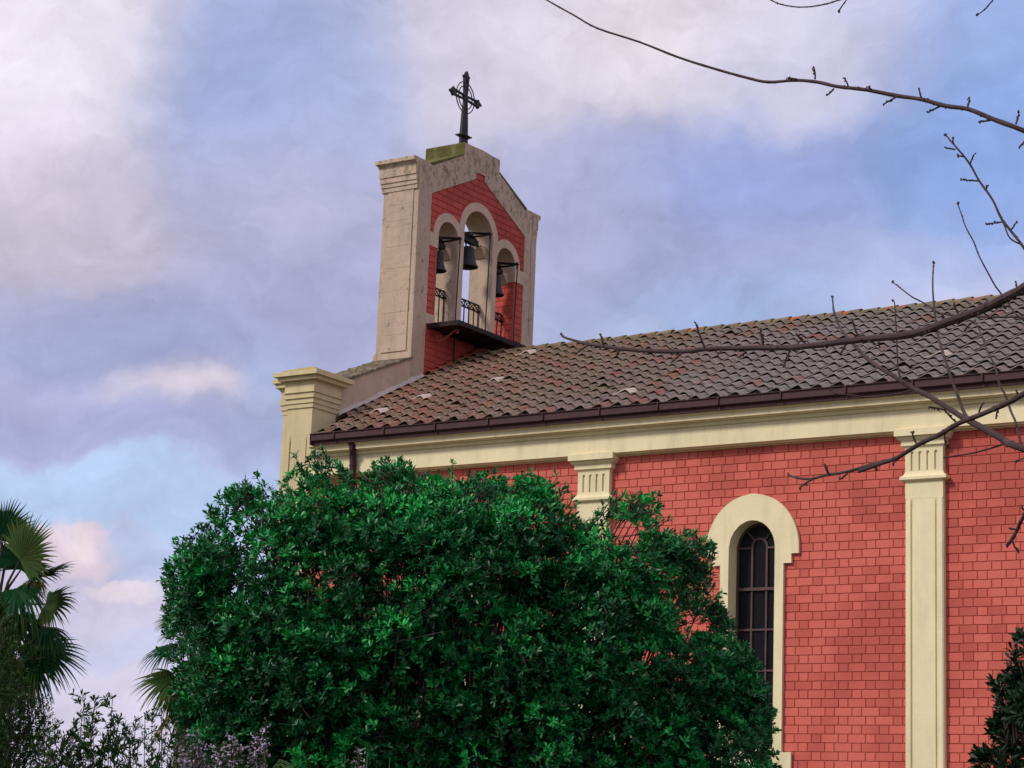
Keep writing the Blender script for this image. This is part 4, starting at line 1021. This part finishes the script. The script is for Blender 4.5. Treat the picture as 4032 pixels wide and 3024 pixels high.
def branch(pts, d0, d1, w0, w1, spurs=(), knob=.35, par=tree):
    """pts from tip to base; w in px"""
    if par is tree:
        pts = [p for p in pts if p[0] < 4450]; e = pts[-1]; e2 = pts[-2]
        j = on_trunk(min(3300, max(-450, e[1]+(e[1]-e2[1])*.6+260))) if e[1] > 0 else on_trunk(-490); w1 *= 1.1; sag = .10 if e[1] > 0 else -.06
        q = smooth_pts(pts, d0, d1); nv = len(q)
        a_ = q[-1]; b_ = at(j[0], j[1], 6.0); t0_ = (q[-1]-q[-3]).normalized(); Ls = (b_-a_).length
        for i in range(1, 9):
            f = i/8; q.append((a_*(1-f)+b_*f)+t0_*Ls*.35*f*(1-f)*(1-f)+Vector((0, 0, -1))*Ls*sag*math.sin(f*math.pi))
    else: q = smooth_pts(pts, d0, d1)
    n = len(q); f_ = MB(); px = d0/FPX
    rad = [.86*max(.0008, (w0+(w1-w0)*i/(n-1))*.5*(d0+(d1-d0)*i/(n-1))/FPX*(1+rs.uniform(-.06, .10))) for i in range(n)]
    f_.tube(q, rad, 8)
    L_ = sum((q[i+1]-q[i]).length for i in range(n-1)); m_ = int(L_/.028)
    for k in range(m_):      # nodes and buds
        i = rs.randrange(1, n-1); off = Vector((rs.gauss(0, 1), rs.gauss(0, 1), rs.gauss(0, 1))).normalized()
        f_.blob(q[i]+off*rad[i]*.8, max(rad[i]*.55, 2.8*px)*rs.uniform(.7, 1.2), 5, 1.2)
    for k in range(3): f_.blob(q[0]+Vector((rs.uniform(-1, 1), rs.uniform(-1, 1), rs.uniform(-1, 1)))*4*px, rs.uniform(3.5, 5.5)*px, 6, 1.2)
    return f_.build('branch', 'bark', par, smooth=True)
def spur(pts, d, w=5.5, par=None):
    f_ = MB(); q = smooth_pts(pts, d, d) if len(pts) > 2 else [at(pts[0][0], pts[0][1], d), at((pts[0][0]+pts[1][0])/2+rs.uniform(-3, 3), (pts[0][1]+pts[1][1])/2, d-.004), at(pts[1][0], pts[1][1], d)]
    px = d/FPX; f_.tube(q, [w*.5*px*(.8+.5*i/len(q)) for i in range(len(q))], 6)
    n = max(4, int((q[0]-q[-1]).length/(9*px)))
    for k in range(n):
        f = (k/n)**1.3*.8; p = q[0]+(q[-1]-q[0])*f+Vector((rs.gauss(0, 1), rs.gauss(0, 1), rs.gauss(0, 1)))*2.4*px; f_.blob(p, rs.uniform(2.8, 5.0)*px, 5, 1.2)
    return f_.build('spur', 'bark', par, smooth=True)
bA = branch(P8([(30,-20),(60,0),(185,70),(290,128),(480,190),(650,257),(800,305),(960,350),(1060,370),(1180,362),(1280,370),(1370,390),(1500,405),(1640,432),(1750,448),(1860,478),(1960,492),(2080,540),(2212,590),(2500,720),(3300,1150)]), 7.2, 6.2, 6, 23)
for s_ in ([(1265,302),(1270,358)],[(1400,350),(1420,390)],[(1325,430),(1355,400)],[(1740,400),(1750,442)],[(1578,470),(1640,435)],[(1965,443),(1955,490)],[(1775,508),(1835,478)],[(2190,506),(2175,560)],[(2008,550),(2062,542)],[(1145,350),(1190,358)],[(1510,392),(1525,404)],[(2190,665),(2225,625)]):
    spur(P8(s_), 6.45, 7, bA)
branch(P8([(1040,-14),(1075,2),(1110,18),(1180,31),(1250,30),(1310,20),(1365,4),(1440,-30),(1700,-200)]), 6.8, 6.8, 5, 8)
branch(P8([(1376,50),(1392,26),(1415,-5),(1440,-40)]), 6.8, 6.8, 5, 6)
branch(P8([(2003,68),(2035,42),(2055,20),(2075,-5),(2120,-80)]), 6.6, 6.6, 5, 7)
bD = branch(P8([(1858,606),(1885,640),(1905,662),(1965,735),(2010,815),(2070,900),(2110,985),(2160,1050),(2212,1118),(2330,1300),(2480,1500)]), 6.6, 6.3, 6, 15)
for s_ in ([(1855,665),(1902,674)],[(1892,618),(1895,650)],[(1925,810),(2006,816)],[(1988,695),(1970,738)],[(2040,1010),(2118,1000)],[(2045,835),(2040,860)],[(2178,1000),(2155,1035)],[(2108,985),(2125,1020),(2150,1075),(2205,1105)],[(1912,700),(1940,706)]): spur(P8(s_), 6.5, 6, bD)
branch(P8([(1912,916),(1928,960),(1950,1025),(1985,1090),(2010,1155),(2050,1230),(2080,1285),(2110,1325)])+P5([(2040,150),(2090,220),(2150,300),(2260,380)]), 6.6, 6.4, 5, 9)
bF = branch(P4([(625,436),(650,460),(720,482),(830,510),(960,530),(1120,552),(1400,570),(1640,568),(1770,550)])+P5([(0,579),(230,575),(300,572),(540,545),(730,520),(980,495),(1150,480),(1350,440),(1540,370),(1750,295),(1950,210),(2100,130),(2212,70),(2500,-140),(3200,-700)]), 7.4, 5.6, 9, 44)
for s_ in (P5([(298,460),(320,500),(375,548)]),P5([(545,495),(540,545)]),P5([(0,465),(22,575)]),P5([(762,340),(790,430),(822,490)]),P5([(1325,403),(1315,445)]),P5([(1520,288),(1530,330),(1550,375)]),P5([(1622,200),(1640,260),(1662,300)]),P5([(185,737),(205,665),(245,590)]),P5([(670,622),(685,585),(712,548)]),P5([(992,570),(988,510)]),P5([(2145,25),(2150,70),(2158,120)]),P5([(1835,200),(1850,240)]),P5([(2055,250),(2040,200)]),P5([(1710,435),(1750,380),(1790,355)]),
           P4([(935,430),(945,480),(962,530)]),P4([(1685,340),(1715,430),(1762,548)]),P4([(1495,660),(1535,620),(1575,585)]),P4([(735,590),(790,550),(835,520)]),P4([(1060,600),(1090,560)]),P4([(1862,600),(1890,560)]),P4([(2045,605),(2090,575)]),P4([(2200,400),(2210,470),(2225,550)])):
    spur(s_, 6.7, 7, bF)
bG = branch(P5([(594,146),(600,210),(610,280),(650,390),(700,460),(740,510),(860,640),(970,730),(1110,815),(1250,905),(1400,980),(1560,1080),(1720,1180),(1800,1220),(1950,1300),(2080,1380),(2212,1430),(2700,1600),(3400,1800)]), 7.0, 5.7, 6, 34)
branch(P5([(582,930),(598,955),(640,968),(760,977),(870,995),(1010,985),(1150,965),(1260,938)]), 6.6, 6.5, 5, 9, par=bG)
branch(P5([(1108,173),(1122,215),(1128,330),(1135,450),(1142,640),(1150,740),(1166,832)]), 6.6, 6.5, 5, 9, par=bG)
branch(P5([(1450,-140),(1445,-60),(1442,60),(1450,200),(1470,380),(1490,500),(1540,660),(1600,840),(1660,1000),(1700,1110),(1742,1178)]), 6.7, 6.1, 6, 17, par=bG)
branch(P5([(1103,25),(1140,50),(1180,82),(1270,150),(1350,190),(1440,250),(1530,292),(1700,306),(1850,315),(2050,318),(2212,325),(2700,420)]), 6.9, 6.5, 5, 10)
branch(P5([(1790,352),(1820,400),(1850,460),(1880,540),(1910,620),(1970,740),(2000,870),(2060,990),(2100,1110),(2140,1200),(2165,1300),(2195,1410)]), 6.4, 5.9, 7, 12, par=bG)
branch(P5([(1542,1502),(1600,1494),(1700,1480),(1800,1462),(1880,1440),(1970,1415),(2055,1385)]), 6.2, 6.0, 6, 9, par=bG)
branch(P5([(2143,1536),(2190,1520),(2250,1495),(2400,1500)]), 6.2, 6.2, 6, 8)
bH = branch(P6([(776,104),(800,118),(840,128),(920,132),(1000,112),(1150,85),(1300,40),(1380,20)])+P5([(820,1620),(960,1570),(1150,1500),(1320,1395),(1500,1310),(1650,1220),(1850,1140),(2080,1040),(2212,965),(2700,700),(3300,200)]), 6.9, 5.8, 8, 26)
for s_ in (P5([(1265,1283),(1280,1340),(1310,1392)]),P5([(1555,1120),(1600,1170),(1660,1222)]),P5([(1408,1075),(1480,1088),(1540,1102),(1560,1125)]),P5([(1870,1040),(1840,1090),(1832,1140)]),P5([(1575,1430),(1548,1380),(1542,1305)]),P5([(1975,1180),(1982,1130),(2005,1080)]),P5([(1100,1560),(1140,1525),(1190,1485)]),P5([(965,1600),(965,1565)]),P5([(2145,935),(2165,975)]),P5([(530,1565),(545,1610),(575,1650)]),
           P6([(845,190),(880,160),(925,135)]),P6([(1000,48),(1010,75),(1022,102)]),P6([(1095,135),(1140,100)]),P6([(1312,72),(1312,45)])):
    spur(s_, 6.4, 7, bH)
bI = branch(P6([(2108,538),(2140,498),(2172,440),(2190,395),(2215,350),(2300,180),(2600,-100)]), 6.0, 5.9, 16, 17)
for s_ in (P6([(2180,580),(2155,545),(2140,505)]),P6([(2120,430),(2150,438),(2172,440)]),P6([(2195,295),(2210,320)])): spur(s_, 5.95, 7, bI)
tr = MB(); tq = [at(TRK[i][0], TRK[i][1], 6.0) for i in range(1, 6)]
g0 = Vector((tq[0].x+.1, tq[0].y+.05, 0)); tq = [g0, g0+(tq[0]-g0)*.5]+tq; tp = []
for i in range(len(tq)-1):
    p0, p1, p2, p3 = tq[max(0, i-1)], tq[i], tq[i+1], tq[min(len(tq)-1, i+2)]
    for k in range(5):
        f = k/5; tp.append(.5*((2*p1)+(p2-p0)*f+(2*p0-5*p1+4*p2-p3)*f*f+(3*p1-p0-3*p2+p3)*f**3))
tp.append(tq[-1]); nt_ = len(tp)
tr.tube(tp, [(.085*(1-i/nt_)+.02)*(1+rs.uniform(-.05, .07)) for i in range(nt_)], 14); tr.build('trunk', 'bark', tree, smooth=True)
